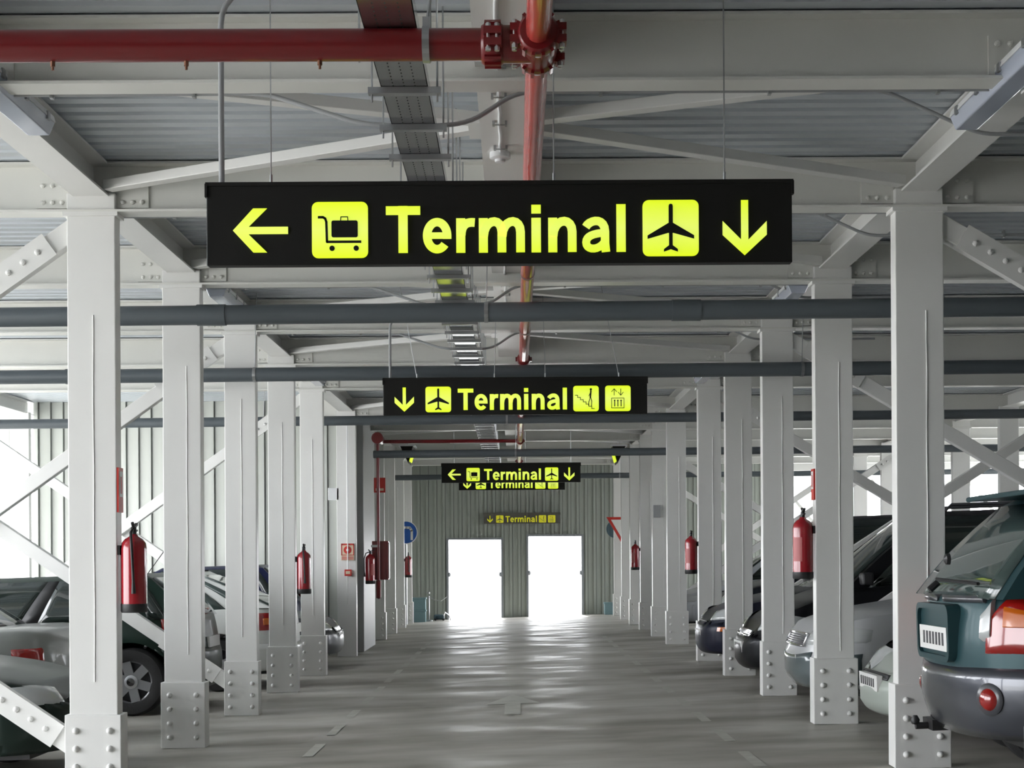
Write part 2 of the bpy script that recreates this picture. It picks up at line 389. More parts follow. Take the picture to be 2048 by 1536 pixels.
def word_terminal(k):
    """the word Terminal in a bold grotesque, 1645 units long, baseline at 0"""
    g = MB(); S = 60
    class O:                                                  # collects one letter and shifts it
        pass
    def put(x, fn):
        m = MB(); fn(m); g.add([((v[0]+x-822.5)*k, v[1]*k, (v[2]-163)*k) for v in m.v], m.f)
    put(0, lambda m: (rect2(m, 0, 236, 262, 323), rect2(m, 86, 150, 0, 323)))
    def e(m):
        c = (99, 119); r = (69, 93)
        pts = [(c[0]+r[0]*math.cos(math.radians(a)), c[1]+r[1]*math.sin(math.radians(a))) for a in range(0, 321, 8)]
        strip(m, [(168, 96)] + pts, 58); rect2(m, 40, 170, 97, 142)
    put(252, e)
    put(482, lambda m: (rect2(m, 0, 62, 0, 238), strip(m, bez([(34, 120), (36, 190), (70, 214), (128, 206)]), 60)))
    def arch(m, a, c): strip(m, bez([(a+2, 110), (a+6, 235), (c, 245), (c, 140)]) + [Vector((c, 0))], S)
    put(637, lambda m: (rect2(m, 0, 62, 0, 238), arch(m, 31, 158), arch(m, 158, 286)))
    put(998, lambda m: (rect2(m, 0, 65, 0, 238), rect2(m, 0, 65, 265, 326)))
    put(1113, lambda m: (rect2(m, 0, 62, 0, 238), arch(m, 31, 164)))
    def a(m):
        strip(m, bez([(28, 172), (52, 222), (158, 244), (160, 140)]) + [Vector((160, 60)), Vector((166, 0))], 58)
        strip(m, bez([(160, 132), (100, 128), (30, 118), (30, 66), (30, 12), (110, 8), (152, 62)]), 54)
    put(1343, a)
    put(1581, lambda m: rect2(m, 0, 64, 0, 328))
    return g
def stroke(mb, pts, w, y0, y1):                              # flat thick polyline in x, z
    for a, c in zip(pts, pts[1:]):
        a = Vector(a); c = Vector(c); d = (c-a).normalized(); n = Vector((-d.y, d.x))*w/2; e = d*w*.25
        mb.prism([tuple(a-n-e), tuple(c-n+e), tuple(c+n+e), tuple(a+n-e)], y0, y1)
def glyph_lines(kind, k):
    """dark marks on a pictogram, in units of k = half the panel side; returns an MB in front of the panel"""
    b = MB(); y0, y1 = -.004, 0
    def P(p): return [(x*k, z*k) for x, z in p]
    if kind == 'plane':
        half = [(0, .86), (.055, .84), (.075, .78), (.075, .18), (.83, -.27), (.83, -.39), (.10, -.18), (.065, -.18), (.065, -.62), (.25, -.76), (.25, -.85), (.05, -.78), (0, -.76)]
        b.prism(P(half + [(-x, z) for x, z in half[::-1][1:-1]]), y0, y1)
    elif kind == 'trolley':
        stroke(b, P([(-.76, .45), (-.60, .45), (-.52, .40), (-.48, .28), (-.46, -.43), (.74, -.43)]), .085*k, y0, y1)
        b.prism(rrect(.17*k, .03*k, .94*k, .60*k, .07*k), y0, y1)
        stroke(b, P([(.03, .33), (.04, .46), (.28, .46), (.29, .33)]), .03*k, y0, y1)
        for x in (-.28, .58): b.prism(P(arc((x, -.66), .095, 0, 348, 29)), y0, y1)
    elif kind == 'stairs':
        p = [(-.85, .26), (-.66, .26)]; x, z = -.66, .26
        for i in range(6): z -= .175; p.append((x, z)); x += .22; p.append((x, z))
        stroke(b, P(p), .05*k, y0, y1)
        b.prism(P(arc((.38, .72), .09, 0, 345, 23)), y0, y1)
        stroke(b, P([(.38, .6), (.34, .1)]), .12*k, y0, y1); stroke(b, P([(.34, .1), (.22, -.25), (.20, -.55)]), .06*k, y0, y1); stroke(b, P([(.36, .1), (.44, -.2), (.42, -.62)]), .06*k, y0, y1)
        stroke(b, P([(.36, .5), (.22, .2)]), .05*k, y0, y1)
    elif kind == 'lift':
        stroke(b, P([(-.5, -.75), (.47, -.75), (.47, .02), (-.5, .02), (-.5, -.75)]), .045*k, y0, y1)
        for x in (-.26, -.01, .24):
            stroke(b, P([(x, -.62), (x, -.25)]), .07*k, y0, y1); b.prism(P(arc((x, -.17), .065, 0, 330, 11)), y0, y1)
        stroke(b, P([(-.30, .25), (-.30, .72)]), .045*k, y0, y1); stroke(b, P([(-.50, .52), (-.30, .75), (-.10, .52)]), .045*k, y0, y1)
        stroke(b, P([(.22, .75), (.22, .27)]), .045*k, y0, y1); stroke(b, P([(.02, .48), (.22, .24), (.42, .48)]), .045*k, y0, y1)
    return b
def arrow_mesh(kind, k):
    # block arrow as on the sign, drawn pointing down, k = total height
    p = [(-.065, .5), (.065, .5), (.065, -.22), (.40, .12), (.40, -.13), (0, -.5), (-.40, -.13), (-.40, .12), (-.065, -.22)]
    if kind == 'left': p = [(z, x) for x, z in p]; p = [(x*1.0, z) for x, z in p]
    return MB().prism([(x*k, z*k) for x, z in p], -.006, 0)
S1 = 6.2/F                                                    # metres per photo pixel at the nearest sign
def sign(kind, label, loc, sc=1.0, backlit=True, hangers=(), depth=.055):
    yel, blk, dk = ('yellow', 'signblack', 'signblack') if backlit else ('dim', 'dimb', 'dimb')
    t = thing('hanging_sign' if backlit else 'wall_sign', label, 'sign', loc)
    u = S1*sc; W, H = (1170*u, 160*u) if kind == 'A' else (1157*u, 158*u)
    MB().box(-W/2, W/2, 0, depth, -H/2, H/2).build('housing', blk, t, bevel=.0015)
    tr = MB().box(-W/2-.006, W/2+.006, -.006, depth+.006, H/2-.004, H/2+.012)
    tr.box(-W/2-.008, -W/2+.002, -.008, .02, H/2-.05, H/2+.006); tr.box(W/2-.002, W/2+.008, -.008, .02, H/2-.05, H/2+.006)
    tr.build('top_rail', blk, t)
    MB().box(-W/2-.003, -W/2, .004, depth-.004, -H/2, H/2).build('end_cap', 'galv' if backlit else dk, t)
    zc = -11*u
    def pict(g, x):
        s = 112*u
        p = MB().prism(rrect(0, 0, s, s, s*.11), -.006, 0).build('pictogram_panel', yel, t); p.location = (x*u, 0, zc)
        gl = glyph_lines(g, s/2).build('symbol', dk, p); gl.location = (0, -.0065, 0)
    def arr(d, x, kz=110):
        a = arrow_mesh(d, kz*u).build('arrow', yel, t); a.location = (x*u, 0, zc)
    if kind == 'A':
        arr('left', -478); pict('trolley', -319); tx = 12.5; pict('plane', 342); arr('down', 490)
    else:
        arr('down', -487, 106); pict('plane', -338); tx = -13; pict('stairs', 310); pict('lift', 450)
    lt = word_terminal(u*479/1645).build('lettering', yel, t, fix=False); lt.location = (tx*u, -.007, zc)
    for x, dx, zt, r, k in hangers:                            # (x, lean, top, radius, kind)
        z0 = H/2+.01; zt = zt-loc[2]
        if k == 'wire':
            wb = MB().tube([(x, depth/2, z0), (x+dx, depth/2, zt)], r, 6).tube([(x, depth/2, z0-.005), (x, depth/2, z0+.04)], .006, 8)
            wb.build('suspension_wire', 'galv', t, smooth=50)
        else:
            pts = [(x, depth/2, z0-.01), (x, depth/2, zt-.16)] + [(x+dx*(1-math.cos(a)), depth/2, zt-.16+.14*math.sin(a)) for a in [k2*PI/10 for k2 in range(1, 6)]] + [(x+dx+.35, depth/2, zt-.02)]
            MB().tube(pts, r, 12).build('feed_conduit', 'conduit', t, smooth=50)
    return t
a = px(1003, 447.5, 6.2)
sign('A', 'large nearest black hanging sign with yellow Terminal lettering, trolley symbol and left arrow', tuple(a), 1,
     hangers=[(-1.162, .11, 3.78, .012, 'pipe'), (-.955, 0, 3.86, .003, 'wire'), (.228, 0, 3.86, .003, 'wire'), (.942, 0, 3.86, .003, 'wire')])
a = px(1032.5, 793, 13.6)
sign('B', 'second hanging Terminal sign with a leading down arrow, stairs and lift symbols', tuple(a), 1,
     hangers=[(-1.145, .11, 3.62, .012, 'pipe'), (-.90, -.15, 3.86, .003, 'wire'), (-.19, .02, 3.86, .003, 'wire'), (.275, -.02, 3.86, .003, 'wire'), (.95, -.16, 3.86, .003, 'wire')])
a = px(1023, 946, 26.1)
sign('A', 'small distant hanging Terminal sign with left arrow and trolley, third from the camera', tuple(a), 1,
     hangers=[(x, 0, 3.86, .004, 'wire') for x in (-1.0, -.4, .25, 1.05)])
a = px(1024.5, 965.5, 33.8)
sign('B', 'farthest hanging Terminal sign, its top hidden behind the sign in front', tuple(a), 1,
     hangers=[(x, 0, 3.86, .004, 'wire') for x in (-.9, .9)])
a = px(1044.5, 1036.5, YW-.16)
sign('B', 'dull faintly glowing Terminal sign on the far wall above the doorways', tuple(a), .79, backlit=False, depth=.12)
# ------------------------------------------------------------------ red sprinkler main
ZP = CAMZ + 1.87; XP = .0945
def main_pipe():
    t = thing('sprinkler_main', 'faded red main pipe running away under the ceiling along the aisle', 'pipe', (XP, 0, ZP))
    MB().tube([(0, 2.0, 0), (0, YW, 0)], .0445, 24).build('pipe_run', 'redmain', t, smooth=60)
    for y in (14.3, 19.4, 24.6, 30.0):
        c = MB().lathe([(.046, -.05), (.062, -.045), (.066, -.02), (.066, .02), (.062, .045), (.046, .05)], (0, y, 0), 'y', 20)
        for s in (-1, 1): c.box(s*.06-.018, s*.06+.018, y-.02, y+.02, -.02, .02)
        c.build('coupling', 'red', t, smooth=40)
    for y in (4.1, 9.9, 12.4, 17.6, 22.4, 27.0, 32.0):
        MB().tube([(0, y, .045), (0, y, DK-ZP)], .005, 8).lathe([(.047, -.012), (.050, -.012), (.050, .012), (.047, .012)], (0, y, 0), 'y', 20).build('pipe_hanger', 'galv', t)
    return t
main_pipe()
YT = 5.46
t = thing('pipe_tee', 'red grooved tee with bolted couplings joining the cross pipe to the main', 'pipe fitting', (XP, YT, ZP))
MB().lathe([(.052, -.13), (.068, -.13), (.072, -.11), (.072, .11), (.068, .13), (.052, .13)], (0, 0, 0), 'y', 28).tube([(0,0,0), (-.17,0,0)], .068, 24).build('tee_body', 'red', t, smooth=40)
def coupling(c, ax, r, parent):
    b = MB().lathe([(r*.85, -.042), (r*1.06, -.042), (r*1.2, -.030), (r*1.26, -.010), (r*1.26, .010), (r*1.2, .030), (r*1.06, .042), (r*.85, .042)], c, ax, 28)
    n = 14                                                  # ribbed shell
    for k in range(n):
        a = 2*PI*k/n; co, si = math.cos(a), math.sin(a)
        if ax == 'y': p = Vector((c[0]+r*1.25*co, c[1], c[2]+r*1.25*si)); q = Vector((0, .03, 0)); u = Vector((co, 0, si))
        else: p = Vector((c[0], c[1]+r*1.25*co, c[2]+r*1.25*si)); q = Vector((.03, 0, 0)); u = Vector((0, co, si))
        b.bar(p-q, p+q, .012, .016, up=u)
    o = b.build('coupling', 'red', parent, smooth=40)
    for s in (-1, 1):
        if ax == 'y': L = [(c[0]+s*r*1.38, c[1]+d, c[2]) for d in (-.016, .016)]
        else: L = [(c[0]+d, c[1]+s*r*1.38, c[2]) for d in (-.016, .016)]
        m = MB(); l = MB()
        for p in L:
            m.tube([(p[0], p[1], p[2]-.05), (p[0], p[1], p[2]+.05)], .0055, 8); m.tube([(p[0], p[1], p[2]-.052), (p[0], p[1], p[2]-.038)], .010, 6); m.tube([(p[0], p[1], p[2]+.036), (p[0], p[1], p[2]+.048)], .010, 6)
        l.box(min(p[0] for p in L)-.016, max(p[0] for p in L)+.016, min(p[1] for p in L)-.016, max(p[1] for p in L)+.016, c[2]+.008, c[2]+.034)
        l.box(min(p[0] for p in L)-.016, max(p[0] for p in L)+.016, min(p[1] for p in L)-.016, max(p[1] for p in L)+.016, c[2]-.034, c[2]-.008)
        l.build('coupling_lug', 'red', o); m.build('bolt', 'bolt', o, smooth=50)
coupling((0, -.10, 0), 'y', .062, t); coupling((0, .10, 0), 'y', .062, t); coupling((-.165, 0, 0), 'x', .062, t)
t = thing('cross_pipe', 'dark red sprinkler pipe crossing the top left, ending at the tee', 'pipe', (XP-.2, YT, ZP))
MB().tube([(0,0,0), (-2.6,0,.006)], .058, 28).build('pipe_run', 'red', t, smooth=60)
for x in (-.60, -1.09, -1.58, -2.07): MB().tube([(x, 0, -.05), (x, 0, -.072)], .009, 8).tube([(x, 0, -.070), (x, 0, -.086)], .005, 8).build('sprinkler_nozzle', mat('brass_%d' % int(-x*100), (.22, .10, .06), .4, .6), t)
hb = MB(); ring = [(.062*math.sin(a), .062*math.cos(a)) for a in [2*PI*k/24 for k in range(25)]]
hb.add([(x, p[0]*s, p[1]*s) for s in (1, 1.06) for x in (-.222, -.196) for p in ring], [(i+o, i+1+o, i+1+o+25, i+o+25) for o in (0, 50) for i in range(24)])
hb.tube([(-.209, 0, .06), (-.195, 0, .16), (-.19, 0, DK-ZP)], .006, 8); hb.box(-.222, -.196, -.012, .012, .06, .10)
hb.build('pipe_hanger', 'galv', t)
# far cross pipe and riser to the hose cabinet
t = thing('riser_pipe', 'thin dark red riser pipe dropping from the far cross pipe to the hose cabinet', 'pipe', (XP, 24.6, ZP))
tx = px(757, 870, 24.3).x - XP
MB().tube([(-.05, 0, 0), (tx, 0, 0)], .03, 14).build('pipe_run', 'red', t, smooth=60)
zb = px(757, 1180, 24.3).z - ZP
MB().tube([(tx, -.3, -.02), (tx, -.3, zb)], .026, 12).lathe([(.0, -.30), (.04, -.28), (.045, 0), (0, .02)], (tx, -.3, zb+.15), 'z', 12).build('riser', 'red', t, smooth=60)
MB().tube([(tx, .1, .03), (tx, -.36, .03)], [.08, .08], 20).lathe([(.03, -.05), (.095, -.045), (.095, .0), (.03, .01)], (tx, -.36, .03), 'y', 20).build('flanged_elbow', 'red', t, smooth=40)
MB().box(tx-.12, tx+.02, -.32, -.28, px(757, 933, 24.3).z-1.32-ZP, px(757, 933, 24.3).z-1.28-ZP).build('pipe_bracket', 'galv', t)
c0 = px(742, 1160, 24.2); c1 = px(775, 1082, 24.2)
t = thing('hose_cabinet', 'red fire hose cabinet on the riser, left of the aisle', 'fire cabinet', (c0.x, 24.36, c0.z))
cw, chh = c1.x-c0.x, c1.z-c0.z
MB().box(0, cw, 0, .15, 0, chh).build('cabinet_box', 'red', t, bevel=.006)
MB().box(.02, cw-.05, -.012, 0, .02, chh-.02).build('cabinet_door', 'red', t)
MB().box(cw, cw+.015, .0, .14, .02, chh-.02).build('white_side_strip', 'wplastic', t)
a = px(748, 985, 24.4); c = px(771, 955, 24.4)
t = thing('fire_sign', 'dark red square fire sign behind the riser pipe above the hose cabinet', 'sign', (a.x, 24.45, a.z)); MB().box(0, c.x-a.x, 0, .01, 0, c.z-a.z).build('sign_panel', 'signred', t); MB().box(.03, .16, -.003, 0, .03, .07).build('panel_mark', 'cream', t)
# ------------------------------------------------------------------ cable tray
ZT = CAMZ + 1.93
t = thing('cable_tray', 'perforated grey metal cable tray hanging left of the red main pipe', 'cable tray', (-.445, 0, ZT))
tb = MB().box(-.097, .097, 2.0, YW, 0, .004).box(-.097, -.094, 2.0, YW, 0, .06).box(.094, .097, 2.0, YW, 0, .06)
nf0 = len(tb.f); sl = tb
for y in [3.6+.04*k for k in range(150)]:
    for x in (-.045, 0, .045): sl.box(x-.0022, x+.0022, y, y+.010, -.0012, .001)
pan = tb.build('tray_pan', 'tray', t); pan.data.materials.append(M['hole'])
for p_ in pan.data.polygons[nf0:]: p_.material_index = 1
y = 5.65; k = 0
while y < 34:
    hm = MB().box(-.15, .15, y-.02, y+.02, -.028, -.002)
    hm.build('cross_strut', 'galv', t)
    for s in (-1, 1): MB().tube([(s*.135, y, -.06), (s*.135, y, DK-ZT)], .0045, 6).build('threaded_rod', 'galv', t)
    y += .53 if k % 2 else .50; k += 1
# ------------------------------------------------------------------ smoke detector with its cable on the centre beam
t = thing('smoke_detector', 'white round smoke detector under the centre beam beside the main pipe', 'detector', (-.07, 8.27, 3.63))
MB().lathe([(.057, 0), (.058, -.03), (.050, -.036), (.030, -.038), (.028, -.052), (.01, -.056)], (0,0,0), 'z', 24).build('detector_head', 'wplastic', t, smooth=40)
def beam_cable(ya, yb, label):
    t = thing('cable_run', label, 'cable', (-.065, ya, 3.622), group='cables clipped to the centre beam')
    n = int((yb-ya)/.12)
    MB().tube([(.003*math.sin(k*1.9), (yb-ya)*k/n, 0) for k in range(n+1)], .010, 8).build('cable', 'wplastic', t, smooth=60)
    y = .25
    while y < yb-ya:
        m = MB()
        for s in (-1, 1): m.box(s*.032-.006, s*.032+.006, y-.02, y+.02, -.014, .006)
        m.box(-.03, .03, y-.006, y+.006, -.012, -.008); m.build('cable_clip', 'galv', t); y += .46
beam_cable(4.2, 8.2, 'white cable clipped under the centre beam, leading to the smoke detector')
beam_cable(10.2, 13.4, 'white cable clipped under the centre beam beyond the nearest sign')
# ------------------------------------------------------------------ grey conduits along the beams
def conduit(pts, label, clips=True, r=.011):
    o = Vector(pts[0]); t = thing('conduit', label, 'conduit', o, group='grey conduits under the deck')
    P = [Vector(p)-o for p in pts]; out = []
    for i, p in enumerate(P):                                # round each corner
        if 0 < i < len(P)-1:
            a = (P[i-1]-p).normalized(); c = (P[i+1]-p).normalized(); q = .09
            for k in range(6):
                u = k/5; out.append((p+a*q)*(1-u)**2 + p*2*u*(1-u) + (p+c*q)*u**2)
        else: out.append(p)
    MB().tube(out, r, 8).build('tube', 'conduit', t, smooth=60)
    if clips:
        for a, c in zip(P, P[1:]):
            if (c-a).length > 1.2:
                n = int((c-a).length/.62)
                for k in range(n):
                    p = a+(c-a)*(k+.5)/n; MB().box(p.x-.008, p.x+.008, p.y-.016, p.y+.016, p.z-.02, p.z+.03).build('clip', 'galv', t)
for i in (0, 1, 2, 3, 4):
    y = ROWS[i] + .18; z = BB+.012
    conduit([(XL+.15, y, z), (-1.15, y, z), (-.70, y-.05, z-.16), (-.52, y-.05, z-.17)], 'grey conduit dipping to the cable tray from the left, behind the %s cross beam' % ORD[i])
    conduit([(-.36, y-.05, z-.17), (-.20, y-.05, z-.16), (.02, y, z), (XR-.15, y, z)], 'grey conduit leaving the cable tray to the right, behind the %s cross beam' % ORD[i])
    yy = ROWS[i] + 1.1
    conduit([(.6, yy, DK-.02), (1.95, yy, DK-.02), (XR-.06, yy, 3.60), (XR+1.2, yy, 3.60)], 'grey conduit under the deck swan-necking over the right long beam, %s bay' % ORD[i])
# ------------------------------------------------------------------ dark drain pipes
def drain(y, ypx, d, label, xa=X0, xb=X1, cl=(), hang=()):
    z = CAMZ + (HY-ypx)/F*y; sl = .0045
    t = thing('drain_pipe', label, 'pipe', (0, y, z), group='dark cross pipes')
    MB().tube([(xa, 0, sl*xa), (xb, 0, sl*xb)], d/2, 20).build('pipe_run', 'pvc', t, smooth=60)
    for x in cl: MB().tube([(x-.10, 0, sl*x), (x+.10, 0, sl*x)], d/2+.006, 20).build('pipe_socket', 'pvc', t, smooth=60)
    for x in hang: MB().tube([(x, 0, d/2), (x+.02, 0, DK-z)], .004, 6).lathe([(d/2+.001, -.014), (d/2+.005, -.014), (d/2+.005, .014), (d/2+.001, .014)], (x, 0, sl*x), 'x', 20).build('pipe_hanger', 'galv', t)
drain(10.35, 624, .136, 'dark grey drain pipe crossing the hall just behind the nearest pair of columns', cl=(-2.1, 1.2), hang=(-.19, -4.4, 3.9))
drain(13.95, 744, .132, 'dark grey drain pipe crossing just above the second hanging sign', cl=(-4.1,), hang=(-2.43, 2.7))
drain(20.2, 838, .130, 'dark grey drain pipe crossing just below the second hanging sign', hang=(-.1, -3.4, 3.0, 5.3))
drain(24.3, 906, .125, 'dark grey drain pipe crossing at the riser, above the third hanging sign', xa=px(748, 905, 24.3).x, hang=(.02, 4.2))
drain(32.6, 953, .120, 'dark grey drain pipe crossing level with the third hanging sign', xa=-3.1, hang=(2.3, 5.5))
drain(28.9, 874, .07, 'thin dark pipe crossing high up in the distance behind the riser', xa=-3.1, hang=(-1, 1, 2))
# ------------------------------------------------------------------ luminaires
def luminaire():
    t = thing('ceiling_light', 'x', 'light fitting', (0,0,0), group='strip lights on the long beams')
    pr = [(-.075, 0), (.075, 0), (.085, -.035), (-.085, -.035)]
    MB().prism(pr, 0, 1.22).build('housing', 'wplastic', t, bevel=.004)
    MB().prism([(-.083, -.036), (.083, -.036), (.055, -.10), (-.055, -.10)], .008, 1.212).build('diffuser', 'diff', t, bevel=.006)
    for y in (.12, .45, .78, 1.10):
        for s in (-1, 1): MB().box(s*.083-.006, s*.083+.006, y-.018, y+.018, -.052, -.012).build('clip', 'galv', t)
    MB().tube([(0, .3, 0), (0, .3, .09)], .006, 6).tube([(0, .9, 0), (0, .9, .09)], .006, 6).build('mounting_rod', 'galv', t)
    return t
L0 = None
for j, ye in enumerate((7.5, 13.15, 18.3)):
    for s, x in ((-1, XL+.24), (1, XR-.24)):
        if j == 0: x += -s*0
        lab = 'unlit strip light under the %s long beam, %s from the camera' % (SIDE[s], ORD[j])
        zt = 3.62 if j == 0 else 3.58
        if L0 is None: L0 = luminaire(); L0.location = (x, ye-1.22, zt); L0['label'] = lab
        else: dup(L0, (x, ye-1.22, zt), lab)
# ------------------------------------------------------------------ fire extinguishers
def extinguisher():
    t = thing('fire_extinguisher', 'x', 'fire extinguisher', (0,0,0), group='fire extinguishers on the aisle columns')
    MB().lathe([(.070, .035), (.080, .04), (.080, .40), (.074, .435), (.055, .46), (.03, .475), (.022, .49)], n=28).build('cylinder', 'redext', t, smooth=50)
    MB().lathe([(.05, 0), (.076, .0), (.0815, .01), (.0815, .055)], n=28).build('base_ring', 'black', t, smooth=50)
    v = MB().lathe([(.018, .485), (.018, .53), (.012, .535)], n=12); v.bar((-.01, 0, .525), (.075, 0, .555), .02, .014); v.bar((-.01, 0, .50), (.07, 0, .515), .018, .010)
    v.tube([(.0, 0, .53), (-.03, 0, .56)], .010, 8); v.build('valve_handle', 'black', t, smooth=40)
    MB().tube([(-.02, .0, .52), (-.07, .0, .50), (-.095, -.01, .42), (-.095, -.02, .20), (-.09, -.02, .12)], [.009, .009, .009, .009, .014], 10).build('hose', 'black', t, smooth=60)
    lb = MB(); n = 7
    lb.add([(.0808*math.cos(a), .0808*math.sin(a), z) for z in (.14, .33) for a in [math.radians(-75+10*k) for k in range(n)]], [(i, i+1, n+i+1, n+i) for i in range(n-1)])
    lb.build('label_sticker', mat('faded_label', (.50, .12, .12), .4), t, smooth=60)
    MB().box(-.05, .05, .075, .095, .36, .42).build('wall_bracket', 'black', t)
    return t
ex = None
def col_inner(s): return (XL+.15) if s < 0 else (XR-.15)
for s, i, ybot, xpx, lab in ((-1, 1, 1226, 257, 'red fire extinguisher on the nearest left column'),
    (-1, 4, 1188, 606, 'red fire extinguisher on the fourth left column, above a car nose'),
    (-1, 10, 1155, 819, 'small distant red fire extinguisher below the round blue sign'),
    (1, 2, 1158, 1615, 'red fire extinguisher on the second right column'),
    (1, 5, 1148, 1383, 'red fire extinguisher on the fifth right column'),
    (1, 8, 1140, 1273, 'small distant red fire extinguisher right of the aisle, below the triangle sign')):
    y = ROWS[i] + .06
    z = px(xpx, ybot, y-.08).z; x = px(xpx, ybot, y-.08).x
    rot = (0, 0, PI/2 if s < 0 else -PI/2)
    x = col_inner(s) - s*.09
    if ex is None: ex = extinguisher(); ex.location = (x, y, z); ex.rotation_euler = rot; ex['label'] = lab
    else: dup(ex, (x, y, z), lab, rot)
p = px(725.5, 1168, 24.25); dup(ex, (-2.36, 24.25, p.z), 'red fire extinguisher on the grey pier beside the hose cabinet', (0, 0, 0))
# small signs and devices
p0, p1 = px(682, 1121, 23.15), px(708, 1087, 23.15)
t = thing('fire_sign', 'red and cream fire point sign on the white column left of the grey pier', 'sign', (p0.x, 23.17, p0.z)); w_, h_ = p1.x-p0.x, p1.z-p0.z
MB().box(0, w_, 0, .012, 0, h_).build('sign_panel', 'cream', t)
m = MB(); m.box(0, w_, -.003, 0, h_*.90, h_); m.box(0, w_, -.003, 0, h_*.30, h_*.34); m.box(0, .015, -.003, 0, h_*.30, h_); m.box(w_-.015, w_, -.003, 0, h_*.30, h_)
ri = arc((w_/2, h_*.62), .062, 0, 345, 23); m.prism(ri, -.004, -.001); m.build('red_mark', 'signred', t)
MB().prism(arc((w_/2, h_*.62), .022, 0, 345, 15), -.006, -.003).build('symbol_centre', 'signwhite', t)
MB().box(.01, w_-.01, -.003, 0, .01, h_*.24).build('text_strip', mat('pale_red_strip', (.62, .25, .20), .4), t)
p0, p1 = px(689, 1152, 23.15), px(703, 1139, 23.15)
t = thing('call_point', 'small red fire call point below the fire point sign', 'call point', (p0.x, 23.13, p0.z)); MB().box(0, p1.x-p0.x, 0, .05, 0, p1.z-p0.z).build('case', 'signred', t, bevel=.006); MB().box(.02, p1.x-p0.x-.02, -.004, 0, .03, p1.z-p0.z-.025).build('glass_pane', 'cream', t)
t = thing('alarm_cable', 'thin white conduit running down the column to the red call point', 'cable', (p0.x+.05, 23.15, p1.z)); MB().tube([(0,0,0), (0,0,3.5-p1.z)], .008, 8).build('tube', 'wplastic', t)
for (x0, x1, yt, yb, y, s, lab) in ((226, 236, 936, 1025, 9.31, -1, 'narrow red and white sticker sign on the inner side of the nearest left column'), (1631, 1637, 938, 1000, 11.81, 1, 'narrow faded red sticker sign on the inner side of the second right column')):
    zt, zb = px(x0, yt, y).z, px(x0, yb, y).z; x = col_inner(s)
    t = thing('extinguisher_sign', lab, 'sign', (x, y, zb)); h_ = zt-zb
    MB().box(min(0, -s*.012), max(0, -s*.012), -.055, .055, 0, h_).build('sign_panel', 'signred', t)
    MB().box(min(-s*.012, -s*.014), max(-s*.012, -s*.014), -.035, .035, h_*.35, h_*.92).build('pale_field', 'signwhite', t)
    MB().box(min(-s*.014, -s*.016), max(-s*.014, -s*.016), -.012, .012, h_*.42, h_*.8).build('extinguisher_mark', 'signred', t)
p0 = px(1308, 1035, 25.6); p1 = px(1322, 1010, 25.6)
t = thing('junction_box', 'grey junction box on the seventh right column', 'box', (p0.x, 25.62, p0.z)); MB().box(0, p1.x-p0.x, 0, .08, 0, p1.z-p0.z).build('case', 'conduit', t, bevel=.005)
p0 = px(655, 1000, 23.1); p1 = px(677, 975, 23.1)
t = thing('siren_box', 'small white box on the side of the column left of the fire point sign', 'box', (p0.x, 23.2, p0.z)); MB().box(0, p1.x-p0.x, 0, .10, 0, p1.z-p0.z).build('case', 'wplastic', t, bevel=.006)
# traffic signs seen beyond the columns
p = px(812, 1065, 35.0); r = 23.5/F*35
t = thing('round_sign', 'blue round arrow sign half hidden behind the far left columns', 'sign', (p.x, 35.0, p.z))
MB().prism(arc((0,0), r, 0, 350, 35), 0, .01).build('white_rim', 'signwhite', t); MB().prism(arc((0,0), r*.93, 0, 350, 35), -.003, 0).build('disc', 'blue', t)
m = MB(); stroke(m, [(r*.5, -r*.6), (r*.5, r*.15), (r*.35, r*.4), (r*.05, r*.42), (-r*.3, r*.42)], r*.20, -.006, -.003); m.prism([(-r*.3, r*.75), (-r*.7, r*.42), (-r*.3, r*.1)], -.006, -.003); m.build('arrow', 'signwhite', t)
MB().tube([(0, .03, -r), (0, .03, GZ(p.x, 35)-p.z)], .025, 10).build('post', 'galv', t)
p = px(1246, 1034, 34.2); q = px(1213, 1034, 34.2); e = (p.x-q.x)
yq = 34.2
t = thing('triangle_sign', 'red bordered give way triangle pointing down, half hidden behind the right columns', 'sign', (p.x, yq, p.z))
tri = lambda k, dz=0: [(-e*k, dz), (e*k, dz), (0, dz-e*k*1.73)]
MB().prism(tri(1), 0, .01).build('red_border', 'signred', t); MB().prism(tri(.72, -e*.16), -.004, 0).build('white_field', 'signwhite', t)
MB().tube([(0, .03, -e*.5), (0, .03, GZ(p.x, yq)-p.z)], .025, 10).build('post', 'galv', t)
p = px(1231, 1058, 36.3)
t = thing('round_sign', 'dark back of a round sign behind the red triangle sign', 'sign', (p.x, 36.3, p.z)); MB().prism(arc((0,0), 18/F*36.3, 0, 350, 35), 0, .012).build('disc', 'signback', t)
MB().tube([(0, .03, 0), (0, .03, GZ(p.x, 36.3)-p.z)], .025, 10).build('post', 'galv', t)
# prism-shaped exit signs hanging on both sides
for x, s in ((817, -1), (1237, 1)):
    p = px(x, 897, 28.3)
    t = thing('wedge_sign', 'small black wedge-shaped hanging sign with yellow face, %s of the aisle' % SIDE[s], 'sign', tuple(p), group='wedge signs')
    MB().prism([(-.12, .02), (.12, .02), (0.03*s*-1, -.30)], -.35, .35).build('housing', 'signblack', t)
    MB().prism([(-s*.09, -.10), (-s*.10, -.11), (-s*.055, -.26), (-s*.045, -.26)], -.30, .30).build('lit_face', 'yellow', t)
    MB().box(-.15, .15, -.36, .36, .02, .05).build('top_plate', 'wplastic', t)
    MB().tube([(0, 0, .05), (0, 0, DK-p.z)], .006, 6).build('suspension_rod', 'galv', t)
